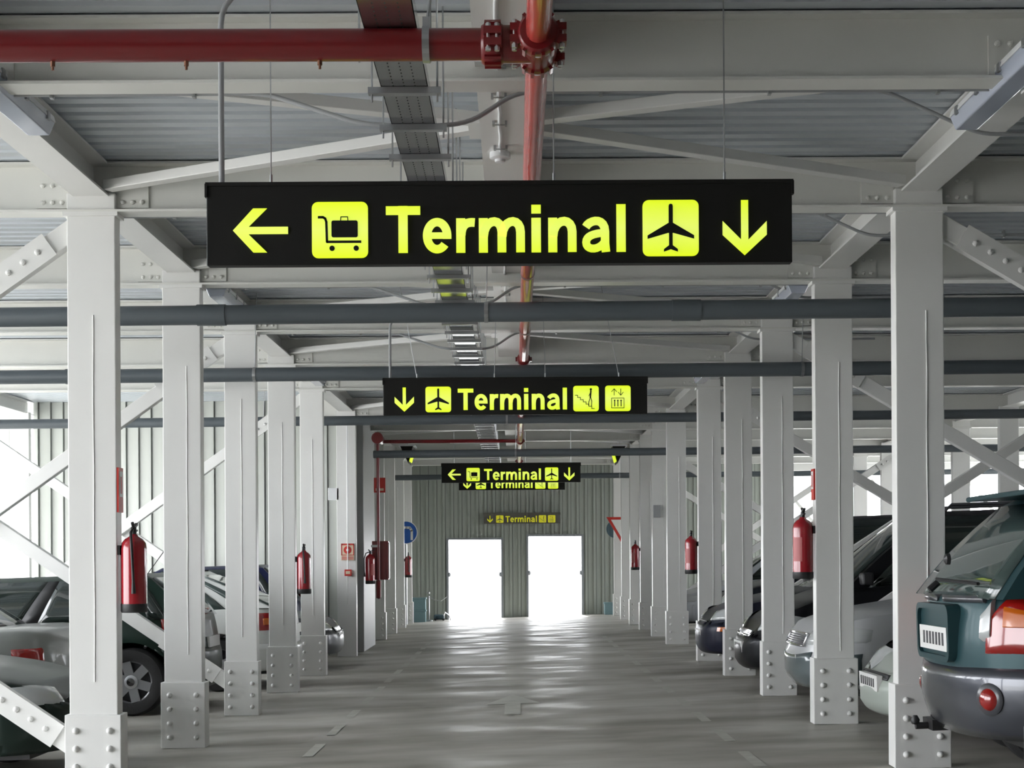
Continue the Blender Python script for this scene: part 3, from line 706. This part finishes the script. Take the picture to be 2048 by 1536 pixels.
# ------------------------------------------------------------------ road paint
def decal(mb, x0, x1, y0, y1, e=.004):
    mb.add([(x0, y0, GZ(x0, y0)+e), (x1, y0, GZ(x1, y0)+e), (x1, y1, GZ(x1, y1)+e), (x0, y1, GZ(x0, y1)+e)], [(0,1,2,3)])
for s, x in ((-1, -1.53), (1, 1.57)):
    k = 0; y = 8.2; 
    while y < 26:
        b = MB(); decal(b, x-.04, x+.04, y, y+.75)
        tag(b.build('lane_dash', 'road', fix=False), 'worn pale dash in the %s broken line of the aisle, %s from the camera' % (SIDE[s], (ORD+['fourteenth', 'fifteenth', 'sixteenth', 'seventeenth', 'eighteenth'])[k]), 'road marking', 'broken aisle lines'); y += 1.35; k += 1
b = MB(); y0, y1, ym = 13.4, 15.4, 14.4; x = -.03
def Q(px_, py_): return (x+px_, py_, GZ(x+px_, py_)+.004)
b.add([Q(-.075, y0), Q(.075, y0), Q(.075, ym), Q(-.075, ym)], [(0,1,2,3)]); b.add([Q(-.27, ym), Q(.27, ym), Q(0, y1)], [(0,1,2)])
tag(b.build('lane_arrow', 'road', fix=False), 'faded straight-ahead arrow painted in the middle of the aisle floor', 'road marking')

# odds and ends beside the left doorway
def fl(xp, y): return px(xp, 1200, y).x
x = fl(857, 36.7); t = thing('barrier_post', 'thin pale barrier post with chain beside the left doorway', 'barrier', (x, 36.7, GZ(x, 36.7)))
MB().tube([(0,0,0), (0,0,.62)], .02, 8).lathe([(.11, 0), (.10, .03), (.02, .04)], n=16).lathe([(.0, .66), (.03, .68), (.03, .72), (0, .74)], n=10).build('post', 'galv', t, smooth=40)
MB().tube([(0,0,.60), (.15,0,.52), (.30,0,.50), (.45,.1,.60)], .01, 6).build('chain', 'galv', t)
x = fl(880, 36.9); t = thing('hand_cart', 'small dark folded hand cart lying on the floor beside the left doorway', 'cart', (x, 36.9, GZ(x, 36.9)))
MB().box(-.16, .10, -.1, .1, .03, .15).build('cart_bed', 'signback', t, bevel=.03)
MB().tube([(.05,-.08,.05), (.12,-.08,.20), (.22,-.08,.12), (.26,-.08,.0)], .014, 8).tube([(.05,.08,.05), (.12,.08,.20), (.22,.08,.12), (.26,.08,.0)], .014, 8).build('cart_handle', 'chrome', t, smooth=50)
for sx in (-.12, .08): MB().tube([(sx,-.12,.03), (sx,-.09,.03)], .03, 12).build('wheel', 'black', t)
tealp = mat('teal_crate', (.16, .26, .28), .5)
for k, (xp, y, lab) in enumerate(((838, 36.4, 'teal plastic crate by the far left column, lower of its stack'), (838, 36.4, 'teal plastic crate by the far left column, upper of its stack'), (1221, 36.8, 'dim teal crate by the far right column'))):
    x = fl(xp, y); t = thing('crate', lab, 'crate', (x, y, GZ(x, y)+(.30 if k == 1 else 0)))
    MB().box(-.16, .16, -.15, .15, 0, .26).build('crate_body', tealp, t, bevel=.01); MB().box(-.175, .175, -.165, .165, .26, .30).build('crate_rim', tealp, t, bevel=.005)
# ------------------------------------------------------------------ cars (nose towards local +x)
def sm(t): t = max(0, min(1, t)); return t*t*(3-2*t)
def interp(tab, s):
    for (a, za), (c, zc) in zip(tab, tab[1:]):
        if s <= c: return za + (zc-za)*((s-a)/(c-a) if c > a else 0)
    return tab[-1][1]
def car(name, label, cat, nose_x, y, direction, L, W, H, deck, cowl, roof_f, roof_r, back, pcol, wb=(.85, .80), wr=.31,
        sill=.22, nf=4.4, nr=5.5, lamps=(.55, .72), tails=(.70, .95), bump=(.22, .52), glass='glass', top_w=.66, bump_mat=None,
        rails=False, rim_spokes=5, metal=.12, grille=True, indicator=False, lamp_w=.45, tail_d=.28, tail_w=.30, pillars=(.05, .44, .49, .80, .86), plate_f=True, plate_r=True):
    """deck: (distance from nose, height) line of bonnet, belt and boot; cowl/roof_f/roof_r/back: distances from the nose"""
    pm = paint('%s_paint' % name, pcol, .34, metal, .08 if max(pcol) < .1 else .3, .22 if max(pcol) < .1 else .4)
    bmt = pm if bump_mat is None else bump_mat
    fwd = 1 if direction == 'nose' else -1                    # which end points at the aisle
    side = -1 if nose_x < 0 else 1
    heading = (0 if side < 0 else PI) if fwd == 1 else (PI if side < 0 else 0)
    cx = nose_x + side*L/2
    t = thing(name, label, cat, (cx, y, GZ(cx, y)), (0, -math.atan(.031) , 0))
    t.rotation_euler = (math.atan(-.0058), -math.atan(.031), heading) if heading == 0 else (math.atan(.0058), math.atan(.031), heading)
    h = L/2; w = W/2
    axf, axr = h-wb[0], -h+wb[1]; R = wr+.055
    def hw(x):                                                # plan half width
        n = nf if x > 0 else nr; u = min(1, abs(x)/h); return w*max(0, 1-u**(n*2.2))**(1/2.6)
    half = []                                                 # contour from nose centre to tail centre
    for f in (0, .12, .25, .38, .50, .60, .68, .75, .82): half.append((None, f, 1))
    xs = []; x = h*.985
    for k in range(60):
        xs.append(h*.985 - (h*1.97)*k/59)
    cont = []
    def xinv(f, n, sg): return sg*h*(1-(f)**2.6)**(1/(n*2.2))
    for _, f, _2 in half: cont.append((xinv(f, nf, 1), f*w))
    fx = cont[-1][0]
    rear = [(xinv(f, nr, -1), f*w) for f in (.82, .75, .68, .60, .50, .38, .25, .12, 0)]
    rx = rear[0][0]; n = 62
    for k in range(1, n): x = fx + (rx-fx)*k/n; cont.append((x, hw(x)))
    cont += rear; NC = len(cont)
    LV = [0, .07, .15, .24, .33, .42, .50, .58, .66, .74, .82, .90, .96, 1.0]
    def zt(x): return interp(deck, h-x)
    def arch(x):
        z = sill
        for a in (axf, axr):
            if abs(x-a) < R: z = max(z, wr + math.sqrt(R*R-(x-a)**2))
        return z
    V = []; idx = {}
    for j, f in enumerate(LV):
        for i, (x, yy) in enumerate(cont):
            z1 = zt(x) - .02; zb = arch(x)
            if abs(yy) < .84*w and abs(x) > h*.9: zb = sill
            z = zb + (z1-zb)*f if zb < z1 else z1
            g = (z-sill)/(zt(x)-sill)
            tuck = 1 - .05*max(0, (.25-g)/.25)**1.5 - .055*max(0, (g-.62)/.38)**2 - .02*(g > .97)
            ex = 1 - .020*max(0, (.22-g)/.22) - (.045 if x > 0 else .020)*max(0, (g-.45)/.55)**2
            if bump[0] < z < bump[1] and abs(x) > h-.5: ex += .006; tuck += .006*sm((abs(x)-(h-.5))/.3)
            for s in (1, -1): V.append((x*ex, s*yy*tuck, z))
    def vid(j, i, s): return (j*NC+i)*2 + (0 if s > 0 else 1)
    parts = {}
    def put(k, f, tagk=0): parts.setdefault((k, tagk), []).append(f)
    for j in range(len(LV)-1):
        for i in range(NC-1):
            for s in (1, -1):
                q = [vid(j, i, s), vid(j, i+1, s), vid(j+1, i+1, s), vid(j+1, i, s)]
                c = [sum(V[a][k] for a in q)/4 for k in range(3)]
                k = 'body_shell'
                if c[2] < bump[1] and (c[0] > h-.42 or c[0] < -h+.42): k = 'front_bumper' if c[0] > 0 else 'rear_bumper'
                put(k, q)
    # deck inset rings and centre fill
    nV = len(V); J = len(LV)-1
    for r, (sc_, dz) in enumerate(((.94, .012), (.80, .03))):
        for i, (x, yy) in enumerate(cont):
            for s in (1, -1): V.append((x*(.955 if x > 0 else .98)*(1-.012*r), s*yy*sc_*.95, zt(x)-.02+dz))
    def rid(r, i, s): return vid(J, i, s) if r < 0 else nV + (r*NC+i)*2 + (0 if s > 0 else 1)
    for r in (-1, 0):
        for i in range(NC-1):
            for s in (1, -1): put('body_shell', [rid(r, i, s), rid(r, i+1, s), rid(r+1, i+1, s), rid(r+1, i, s)])
    for i in range(NC-1): put('body_shell', [rid(1, i, 1), rid(1, i+1, 1), rid(1, i+1, -1), rid(1, i, -1)])
    # cabin: base ring on the belt, top ring under the roof
    def ring(xf, xr, wf, z, bow):
        pts = []
        for f in (0, .35, .65, .88): pts.append((xf - bow*f*f*.6, f*wf, z))
        for k in range(33):
            u = k/32; pts.append((xf-bow*.6 + (xr-xf+bow*.6+bow*.3)*u, wf*(1-.03*abs(2*u-1)**3), z))
        for f in (.88, .65, .35, 0): pts.append((xr + bow*.3*f*f, f*wf*.98, z))
        return pts
    xb0, xb1, xt0, xt1 = h-cowl, h-back, h-roof_f, h-roof_r
    lev = []
    for v in (0, .25, .5, .75, 1, 1.12):
        if v <= 1:
            bu = .035*math.sin(v*PI)
            a = ring(xb0 + (xt0-xb0)*v + bu, xb1 + (xt1-xb1)*v - bu, w*(.93 + (top_w+.06-.93)*v + bu*.5), 0, .12)
            zz = [ (zt(p[0])-.015 if v == 0 else None) for p in a]
            base = [zt(max(min(q[0], xb0), xb1))-.03 for q in ring(xb0, xb1, w*.93, 0, .12)]
            lev.append([(p[0], p[1], base[i] + (H-.075-base[i])*v) for i, p in enumerate(a)])
        else:
            a = ring(xt0-.10, xt1+.10, w*(top_w-.06), 0, .10); lev.append([(p[0], p[1], H-.022) for p in a])
    NR = len(lev[0]); base = len(V)
    for L_ in lev:
        for p in L_:
            for s in (1, -1): V.append((p[0], s*p[1], p[2]))
    def cid(j, i, s): return base + (j*NR+i)*2 + (0 if s > 0 else 1)
    for j in range(5):
        for i in range(NR-1):
            for s in (1, -1):
                q = [cid(j, i, s), cid(j, i+1, s), cid(j+1, i+1, s), cid(j+1, i, s)]
                u = (i-4+.5)/32
                if j == 4: k = 'roof'
                elif i < 3: k = 'windshield'
                elif i == 3 or i >= NR-5 and i < NR-4: k = 'body_shell'
                elif i >= NR-4: k = 'rear_window' if not (j == 0 and deck_hatch) else 'rear_window'
                else:
                    k = 'side_window' if (pillars[0] < u < pillars[1] or pillars[2] < u < pillars[3] or (pillars[4] < u < .95)) and (j > 0 or True) else 'body_shell'
                    if pillars[1] <= u <= pillars[2]: k = 'door_pillar'
                put(k, q, (s, int(u > pillars[1])+int(u > pillars[3])) if k == 'side_window' else (s if k == 'door_pillar' else 0))
    for i in range(NR-1): put('roof', [cid(5, i, 1), cid(5, i+1, 1), cid(5, i+1, -1), cid(5, i, -1)])
    mats = {'body_shell': pm, 'roof': pm, 'headlight': M['lamp'], 'tail_light': M['tail'], 'front_bumper': bmt, 'rear_bumper': bmt,
            'windshield': M[glass], 'rear_window': M[glass], 'side_window': M[glass], 'door_pillar': M['blacktrim']}
    for (k, _t), fs in parts.items():
        used = sorted({a for f in fs for a in f}); mp = {a: i for i, a in enumerate(used)}
        b = MB(); b.v = [V[a] for a in used]; b.f = [tuple(mp[a] for a in f) for f in fs]
        me = bpy.data.meshes.new(k); bm = bmesh.new(); b2 = bpy.data.meshes.new('tmp'); b2.from_pydata(b.v, [], b.f); bm.from_mesh(b2)
        bmesh.ops.remove_doubles(bm, verts=bm.verts, dist=1e-5); bmesh.ops.recalc_face_normals(bm, faces=bm.faces); bm.to_mesh(me); bm.free(); bpy.data.meshes.remove(b2)
        me.materials.append(mats[k]); me.polygons.foreach_set('use_smooth', [True]*len(me.polygons)); me.set_sharp_from_angle(angle=math.radians(38))
        o = bpy.data.objects.new(k, me); C.objects.link(o); o.parent = t
        if k in ('headlight', 'tail_light', 'front_bumper', 'rear_bumper', 'windshield', 'rear_window', 'side_window', 'door_pillar'):
            so_ = o.modifiers.new('thickness', 'SOLIDIFY'); so_.thickness = .012; so_.offset = .4
    # lamps draped over the skin
    cum = [0.0]
    for (a, b_), (c, d) in zip(cont, cont[1:]): cum.append(cum[-1] + math.hypot(c-a, d-b_))
    def surf(sd, z, side_, off):                              # sd: distance along the outline from the nose (>0) or tail (<0)
        q = sd if sd >= 0 else cum[-1]+sd
        i = max(k2 for k2 in range(NC-1) if cum[k2] <= q or k2 == 0); f = (q-cum[i])/(cum[i+1]-cum[i])
        (xa, ya), (xb_, yb_) = cont[i], cont[i+1]; x = xa+(xb_-xa)*f; yy = ya+(yb_-ya)*f
        nx, ny = (yb_-ya), -(xb_-xa); ln = math.hypot(nx, ny); nx, ny = -nx/ln*-1, ny/ln
        g = (z-sill)/(zt(x)-sill)
        tuck = 1 - .05*max(0, (.25-g)/.25)**1.5 - .055*max(0, (g-.62)/.38)**2
        ex = 1 - .020*max(0, (.22-g)/.22) - (.045 if x > 0 else .020)*max(0, (g-.45)/.55)**2
        if bump[0] < z < bump[1] and abs(x) > h-.5: ex += .006; tuck += .006*sm((abs(x)-(h-.5))/.3)
        return (x*ex + nx*off, side_*(yy*tuck + ny*off), z)
    def patch(nm, m, s0, s1, z0, z1, side_=1, off=.014, parent=None, n=14, nz=6, sides=None):
        vs = []; 
        for i in range(n+1):
            u = i/n; sd = s0+(s1-s0)*u
            a = z0(u) if callable(z0) else z0; b_ = z1(u) if callable(z1) else z1
            for j in range(nz+1):
                v = j/nz; e = min(u, 1-u, v, 1-v); o_ = off*(1 if e > 0 else -.3)
                vs.append(surf(sd, a+(b_-a)*v, side_, o_))
        fs = [(i*(nz+1)+j, (i+1)*(nz+1)+j, (i+1)*(nz+1)+j+1, i*(nz+1)+j+1) for i in range(n) for j in range(nz)]
        return MB().add(vs, fs).build(nm, m, parent or t, smooth=60)
    for sd_ in (1, -1):
        patch('headlight', 'lamp', w*lamp_w, w*1.12+.10, lambda u: lamps[0]+.02*u, lambda u: lamps[1]-.035*(1-min(1, u*2.5))-.03*max(0, u-.7)/.3, sd_)
        if indicator: patch('indicator', 'orange', w*.80, w*1.0, lamps[0]-.13, lamps[0]-.06, sd_, .022)
        if tails: patch('tail_light', 'tail', -(w*(1-tail_w)), -(w+tail_d*.3), tails[0], tails[1], sd_)
    if grille:
        z0_, z1_ = lamps[0]-.01, min(lamps[1]+.02, zt(h)-.03)
        for sd_ in (1,): 
            gs = MB()
            for k2 in range(6):
                zz = z0_+(z1_-z0_)*(k2+.5)/6
                for a_ in (1, -1):
                    pts = [Vector(surf(q*w*.42/6, zz, a_, .012)) for q in range(7)]; gs.tube(pts, .007, 6)
            gs.build('grille_bars', 'trim', t)
            sr = MB()
            ring_ = [Vector(surf(q*w*.44/6, z1_, 1, .012)) for q in range(7)] + [Vector(surf(w*.44*(1-q/6), z0_, 1, .012)) for q in range(7)]
            ring_ = ring_ + [Vector((p.x, -p.y, p.z)) for p in reversed(ring_)]; ring_ = ring_ + [ring_[0]]
            sr.tube(ring_, .012, 6); sr.build('grille_surround', 'chrome' if grille == 'chrome' else 'blacktrim', t, smooth=60)
    MB().box(-h+.25, h-.25, -w*.80, w*.80, sill-.04, sill+.25).build('underbody', 'black', t)
    for a in (axf, axr):
        for s in (1, -1):
            yo = s*(w-.02); q = MB().lathe([(wr*.62, -.09), (wr*.66, -.10), (wr*.93, -.095), (wr, -.06), (wr, .06), (wr*.93, .095), (wr*.66, .10), (wr*.62, .09)], (0, 0, 0), 'y', 40, cap=False)
            wo = q.build('wheel', 'rubber', t, smooth=50); wo.location = (a, yo - s*.10, wr)
            d = MB().lathe([(wr*.64, .0), (wr*.64, .088), (wr*.58, .075), (wr*.56, .03), (.02, .03)], (0, 0, 0), 'y', 40)
            dk = MB()
            for k in range(rim_spokes):
                an = 2*PI*k/rim_spokes + .3; p1 = Vector((math.cos(an)*wr*.16, .062, math.sin(an)*wr*.16)); p2 = Vector((math.cos(an)*wr*.60, .078, math.sin(an)*wr*.60))
                dk.bar(p1, p2, wr*.27, .02, up=(0, 1, 0))
            dk.lathe([(wr*.2, .05), (wr*.2, .08), (wr*.12, .09), (.01, .09)], (0,0,0), 'y', 20)
            hub = MB().lathe([(.04, .070), (.04, .096), (.001, .099)], (0,0,0), 'y', 12)
            r1 = d.build('rim', 'trim', wo, smooth=40); r2 = dk.build('rim_spokes', 'alloy', wo, smooth=30); r3 = hub.build('hub_cap', 'chrome', wo)
            if s < 0:
                for r_ in (r1, r2, r3): r_.rotation_euler = (0, 0, PI)
    for s in (1, -1):
        xm = xb0 - .28; zm = zt(xm) + .06
        m = MB().box(xm-.05, xm+.06, s*(w+.02) - .09, s*(w+.02) + .07, zm-.05, zm+.07); m.build('wing_mirror', 'blacktrim', t, bevel=.02)
        MB().box(axr+R+.06, axf-R-.06, s*(w-.005)-.012, s*(w-.005)+.012, .50, .56).build('side_strip', 'blacktrim', t, bevel=.004)
        for xd in (xb0-.95, xb0-1.95):
            if xd > xb1: MB().box(xd-.06, xd+.06, s*(w*.985)-.014, s*(w*.985)+.014, zt(xd)-.17, zt(xd)-.14).build('door_handle', 'blacktrim', t, bevel=.004)
    zl = (lamps[0]+lamps[1])/2
    if plate_f:
        p = MB().box(h-.03, h+.010, -.26, .26, .38, .49).build('number_plate', 'plate', t); q = MB(); random.seed(int(y*10))
        for k in range(7): q.box(h+.010, h+.012, -.20+k*.06-.016, -.20+k*.06+.016, .405, .465)
        q.build('plate_characters', 'black', p)
    if plate_r:
        MB().box(-h-.010, -h+.02, -.26, .26, plate_r if plate_r is not True else .62, (plate_r if plate_r is not True else .62)+.11).build('number_plate', 'plate', t)
    if rails:
        for s in (1, -1):
            MB().tube([(xt0-.25, s*w*.62, H-.03), (xt0-.32, s*w*.62, H+.04), (xt1+.32, s*w*.62, H+.04), (xt1+.25, s*w*.62, H-.03)], .016, 8).build('roof_rail', 'trim', t, smooth=50)
    return t, dict(h=h, w=w, pm=pm, patch=patch, surf=surf, zt=zt, xt1=xt1, xb1=xb1, xt0=xt0)
deck_hatch = False
sedan = lambda L: [(0, .60), (.10, .68), (.5, .76), (1.25, .90), (1.6, .94), (L-.9, .97), (L-.25, .97), (L-.08, .94), (L, .86)]
hatch = lambda L, z=.95: [(0, .60), (.10, .68), (.5, .77), (1.15, .90), (1.5, .93), (L-.3, z), (L-.04, z-.01), (L, z-.04)]
tall = lambda L, z: [(0, .66), (.08, .78), (.45, .90), (1.0, 1.02), (1.4, z), (L, z)]
# left side
t, k = car('dark_green_car', 'dark green car nosing towards the nearest left column, pale headlight showing', 'car', -2.97, 10.55, 'nose', 4.3, 1.70, 1.36,
    [(0, .58), (.10, .66), (.5, .76), (1.25, .88), (1.6, .92), (3.4, .95), (4.1, .95), (4.3, .86)], 1.25, 2.15, 3.0, 4.0, (.012, .022, .018), lamps=(.52, .67), lamp_w=.50, glass='glassg')
t, k = car('silver_sedan', 'silver grey saloon with red tail light backed towards the aisle, behind the dark green nose', 'car', -3.70, 12.80, 'tail', 4.3, 1.68, 1.36,
    sedan(4.3), 1.3, 2.0, 3.15, 3.66, (.24, .25, .24), lamps=(.52, .67), tails=(.66, .82), tail_d=.33, tail_w=.22)
t, k = car('green_hatchback', 'dark green estate car with spoked alloy wheel, backed towards the second and third left columns', 'car', -3.10, 15.4, 'tail', 4.3, 1.72, 1.42,
    hatch(4.3, .97), 1.2, 1.95, 3.85, 4.22, (.008, .022, .016), tails=(.80, 1.0), tail_w=.2, wb=(.85, .66), wr=.335, bump=(.30, .62), rim_spokes=6)
MB().tube([(-1.60, .55, 1.36), (-1.82, .55, 1.64)], .005, 6).build('antenna', 'black', t)
t, k = car('white_hatchback', 'white hatchback with orange-red tail light, backed towards the fourth left column', 'car', -2.62, 18.0, 'tail', 4.1, 1.68, 1.42,
    hatch(4.1, .98), 1.15, 1.9, 3.1, 3.95, (.72, .74, .72), tails=(.68, .90), tail_d=.36, tail_w=.2, metal=0, glass='glassg', bump=(.25, .50))
for sd_ in (1, -1): k['patch']('orange_lens', 'orange', -.70, -.88, .74, .84, sd_, .024)
t, k = car('dark_grey_car', 'dark grey car nose glinting between the fifth left column and the fire point sign', 'car', -2.42, 20.75, 'nose', 4.1, 1.66, 1.38,
    hatch(4.1), 1.15, 1.95, 3.4, 3.95, (.10, .105, .115), lamps=(.52, .68))
t, k = car('navy_car', 'navy blue car with a red tail light glimpsed between the fourth and fifth left columns', 'car', -3.15, 22.55, 'tail', 4.0, 1.60, 1.50,
    hatch(4.0), 1.1, 1.8, 3.5, 3.9, (.012, .016, .055), tails=(.75, 1.05))
# right side
t, k = car('minivan', 'black minivan with long raked windscreen and roof rails, nosing out between right columns', 'car', 2.30, 15.25, 'nose', 4.7, 1.76, 1.74,
    [(0, .58), (.08, .70), (.45, .86), (.95, 1.0), (1.3, 1.03), (4.6, 1.08), (4.7, 1.04)], .85, 1.75, 4.3, 4.65, (.012, .013, .016), lamps=(.60, .76), rails=True, lamp_w=.55, metal=.5, nf=3.4, grille='chrome', bump=(.24, .55))
t, k = car('silver_saloon', 'silver saloon car with upright chrome-edged grille behind the second right column', 'car', 2.42, 13.0, 'nose', 4.7, 1.76, 1.40,
    [(0, .70), (.06, .76), (.5, .84), (1.3, .93), (1.7, .96), (3.9, .98), (4.6, .96), (4.7, .85)], 1.45, 2.2, 3.4, 4.1, (.42, .43, .44), lamps=(.58, .74), nf=4, grille='chrome', bump=(.26, .50), bump_mat=paint('saloon_bumper', (.10, .13, .14), .3, .1))
t, k = car('grey_green_car', 'pale grey-green car nose with large headlights behind the nearest right column', 'car', 2.52, 10.55, 'nose', 3.9, 1.62, 1.34,
    [(0, .50), (.10, .60), (.5, .68), (1.1, .80), (1.4, .84), (3.5, .88), (3.9, .84)], 1.05, 1.8, 3.2, 3.8, (.36, .40, .36), lamps=(.50, .66), nf=3.4, lamp_w=.35)
t, k = car('navy_sedan', 'dark navy car with orange front indicator nosing out by the fourth right column', 'car', 2.22, 17.95, 'nose', 4.3, 1.70, 1.38,
    [(0, .62), (.08, .70), (.5, .82), (1.25, .94), (1.6, .97), (3.5, .98), (4.2, .96), (4.3, .88)], 1.25, 2.0, 3.2, 3.9, (.014, .016, .032), lamps=(.60, .74), lamp_w=.5, indicator=True, bump=(.24, .56))
t, k = car('dark_van', 'tall dark van standing behind the fourth and fifth right columns', 'van', 2.75, 21.2, 'nose', 4.4, 1.74, 1.86,
    tall(4.4, 1.12), .95, 1.55, 4.1, 4.35, (.012, .015, .022), lamps=(.66, .84))
t, k = car('silver_hatchback', 'pale silver car far back behind the fifth right column', 'car', 2.75, 26.9, 'nose', 4.0, 1.64, 1.45,
    hatch(4.0), 1.1, 1.8, 3.5, 3.9, (.45, .47, .5), lamps=(.54, .70))
# the teal off-roader, seen from its rear corner
deck_hatch = True
t, k = car('teal_off_roader', 'teal green off-roader with dark grey bumper and big red tail light at the right edge', 'car', 2.36, 8.26, 'tail', 4.5, 1.80, 1.66,
    [(0, .70), (.08, .82), (.45, .94), (1.0, 1.02), (1.4, 1.06), (4.2, 1.12), (4.42, 1.12), (4.5, 1.10)], 1.15, 1.75, 3.95, 4.42, (.022, .060, .068), wb=(.85, .92), wr=.36, sill=.36,
    nr=3.2, tails=None, bump=(.36, .72), bump_mat=paint('grey_bumper', (.065, .07, .085), .28, .4), glass='glassg', top_w=.68, plate_r=None, pillars=(.05, .36, .40, .70, .73), metal=.2)
h, w = k['h'], k['w']
xr = -h+.005
wr_ = MB(); wr_.tube([(xr+.05, -.62, 1.17), (xr+.0, -.05, 1.19)], .010, 6); wr_.tube([(xr+.02, -.0, 1.17), (xr-.03, 0, 1.13)], .02, 8); wr_.build('rear_wiper', 'blacktrim', t)
SF = k['surf']
sp = [Vector(SF(-.55*(1-q/8), 1.085, 1, .012)) for q in range(9)]; sp += [Vector((p.x, -p.y, p.z)) for p in reversed(sp[:-1])]
MB().tube(sp, .02, 8).build('tailgate_trim_strip', 'trim', t, smooth=60)
rec = MB()
o_ = [(y_, z_) for y_, z_ in rrect(0, .90, .64, .32, .06)]; i_ = [(y_, z_) for y_, z_ in rrect(0, .90, .57, .25, .05)]
n = len(o_)
vs = [(xr+.14, y_, z_) for y_, z_ in o_] + [(xr-.026, y_*.97, .9+(z_-.9)*.97) for y_, z_ in o_] + [(xr-.026, y_, z_) for y_, z_ in i_] + [(xr-.006, y_, z_) for y_, z_ in i_]
rec.add(vs, [(a*n+i, a*n+(i+1)%n, (a+1)*n+(i+1)%n, (a+1)*n+i) for a in range(3) for i in range(n)] + [tuple(3*n+i for i in range(n))])
rec.build('plate_surround', k['pm'], t, smooth=40)
p = MB().box(xr-.022, xr-.010, -.26, .26, .80, .93).build('number_plate', 'plate', t)
q = MB()
for j in range(7): q.box(xr-.0235, xr-.022, -.19+j*.06-.017, -.19+j*.06+.017, .83, .90)
q.build('plate_characters', 'trim', p)
for s in (1, -1):
    pa = Vector(SF(-.60, .57, s, 0)); pb = Vector(SF(-.62, .57, s, 0)); an = math.atan2(-(pb.x-pa.x), (pb.y-pa.y)) if s > 0 else math.atan2((pb.x-pa.x), -(pb.y-pa.y))
    fr = MB().lathe([(.03, .02), (.078, .02), (.086, -.01), (.074, -.022)], (0, 0, 0), 'x', 24).build('fog_lamp_ring', 'trim', t, smooth=50)
    fl = MB().lathe([(.005, -.045), (.04, -.04), (.060, -.02), (.065, .0)], (0, 0, 0), 'x', 24).build('fog_lamp', 'tail', t, smooth=60)
    for o__ in (fr, fl): o__.location = pa; o__.rotation_euler = (0, 0, an)
    P_ = k['patch']
    tl = P_('tail_light', 'tail', -.55, -1.20, .80, lambda u: .95+.17*math.sin(min(1, u*3.2)*PI/2)-.20*max(0, u-.3)/.7, s, .020, n=24, nz=10)
    P_('clear_lens', 'lamp', -.535, -.61, .86, lambda u: 1.02+.10*u, s, .030, parent=tl)
    P_('orange_lens', 'orange', -.66, -.90, .925, lambda u: 1.07-.05*u, s, .028, parent=tl)
MB().tube([(xr+.3, .25, .42), (xr+.05, .25, .35), (xr-.07, .25, .35)], .02, 10).box(xr+.0, xr+.12, .15, .35, .33, .39).lathe([(.0, -.03), (.022, -.02), (.026, .0), (.012, .025)], (xr-.07, .25, .385), 'z', 12).build('tow_hook', 'black', t, smooth=50)
MB().box(k['xt1']-.18, k['xt1']+.12, -.58, .58, 1.625, 1.655).build('roof_spoiler', k['pm'], t, bevel=.012)
for s in (1, -1):
    MB().tube([(k['xt0']-.2, s*.6, 1.63), (k['xt0']-.3, s*.6, 1.70), (k['xt1']+.3, s*.6, 1.70), (k['xt1']+.15, s*.6, 1.63)], .018, 8).build('roof_rail', 'blacktrim', t, smooth=50)
MB().lathe([(.012, -.03), (.03, -.02), (.032, 0)], (xr+.0, -.3, 1.30), 'x', 10).build('high_stop_lamp', 'blacktrim', t)
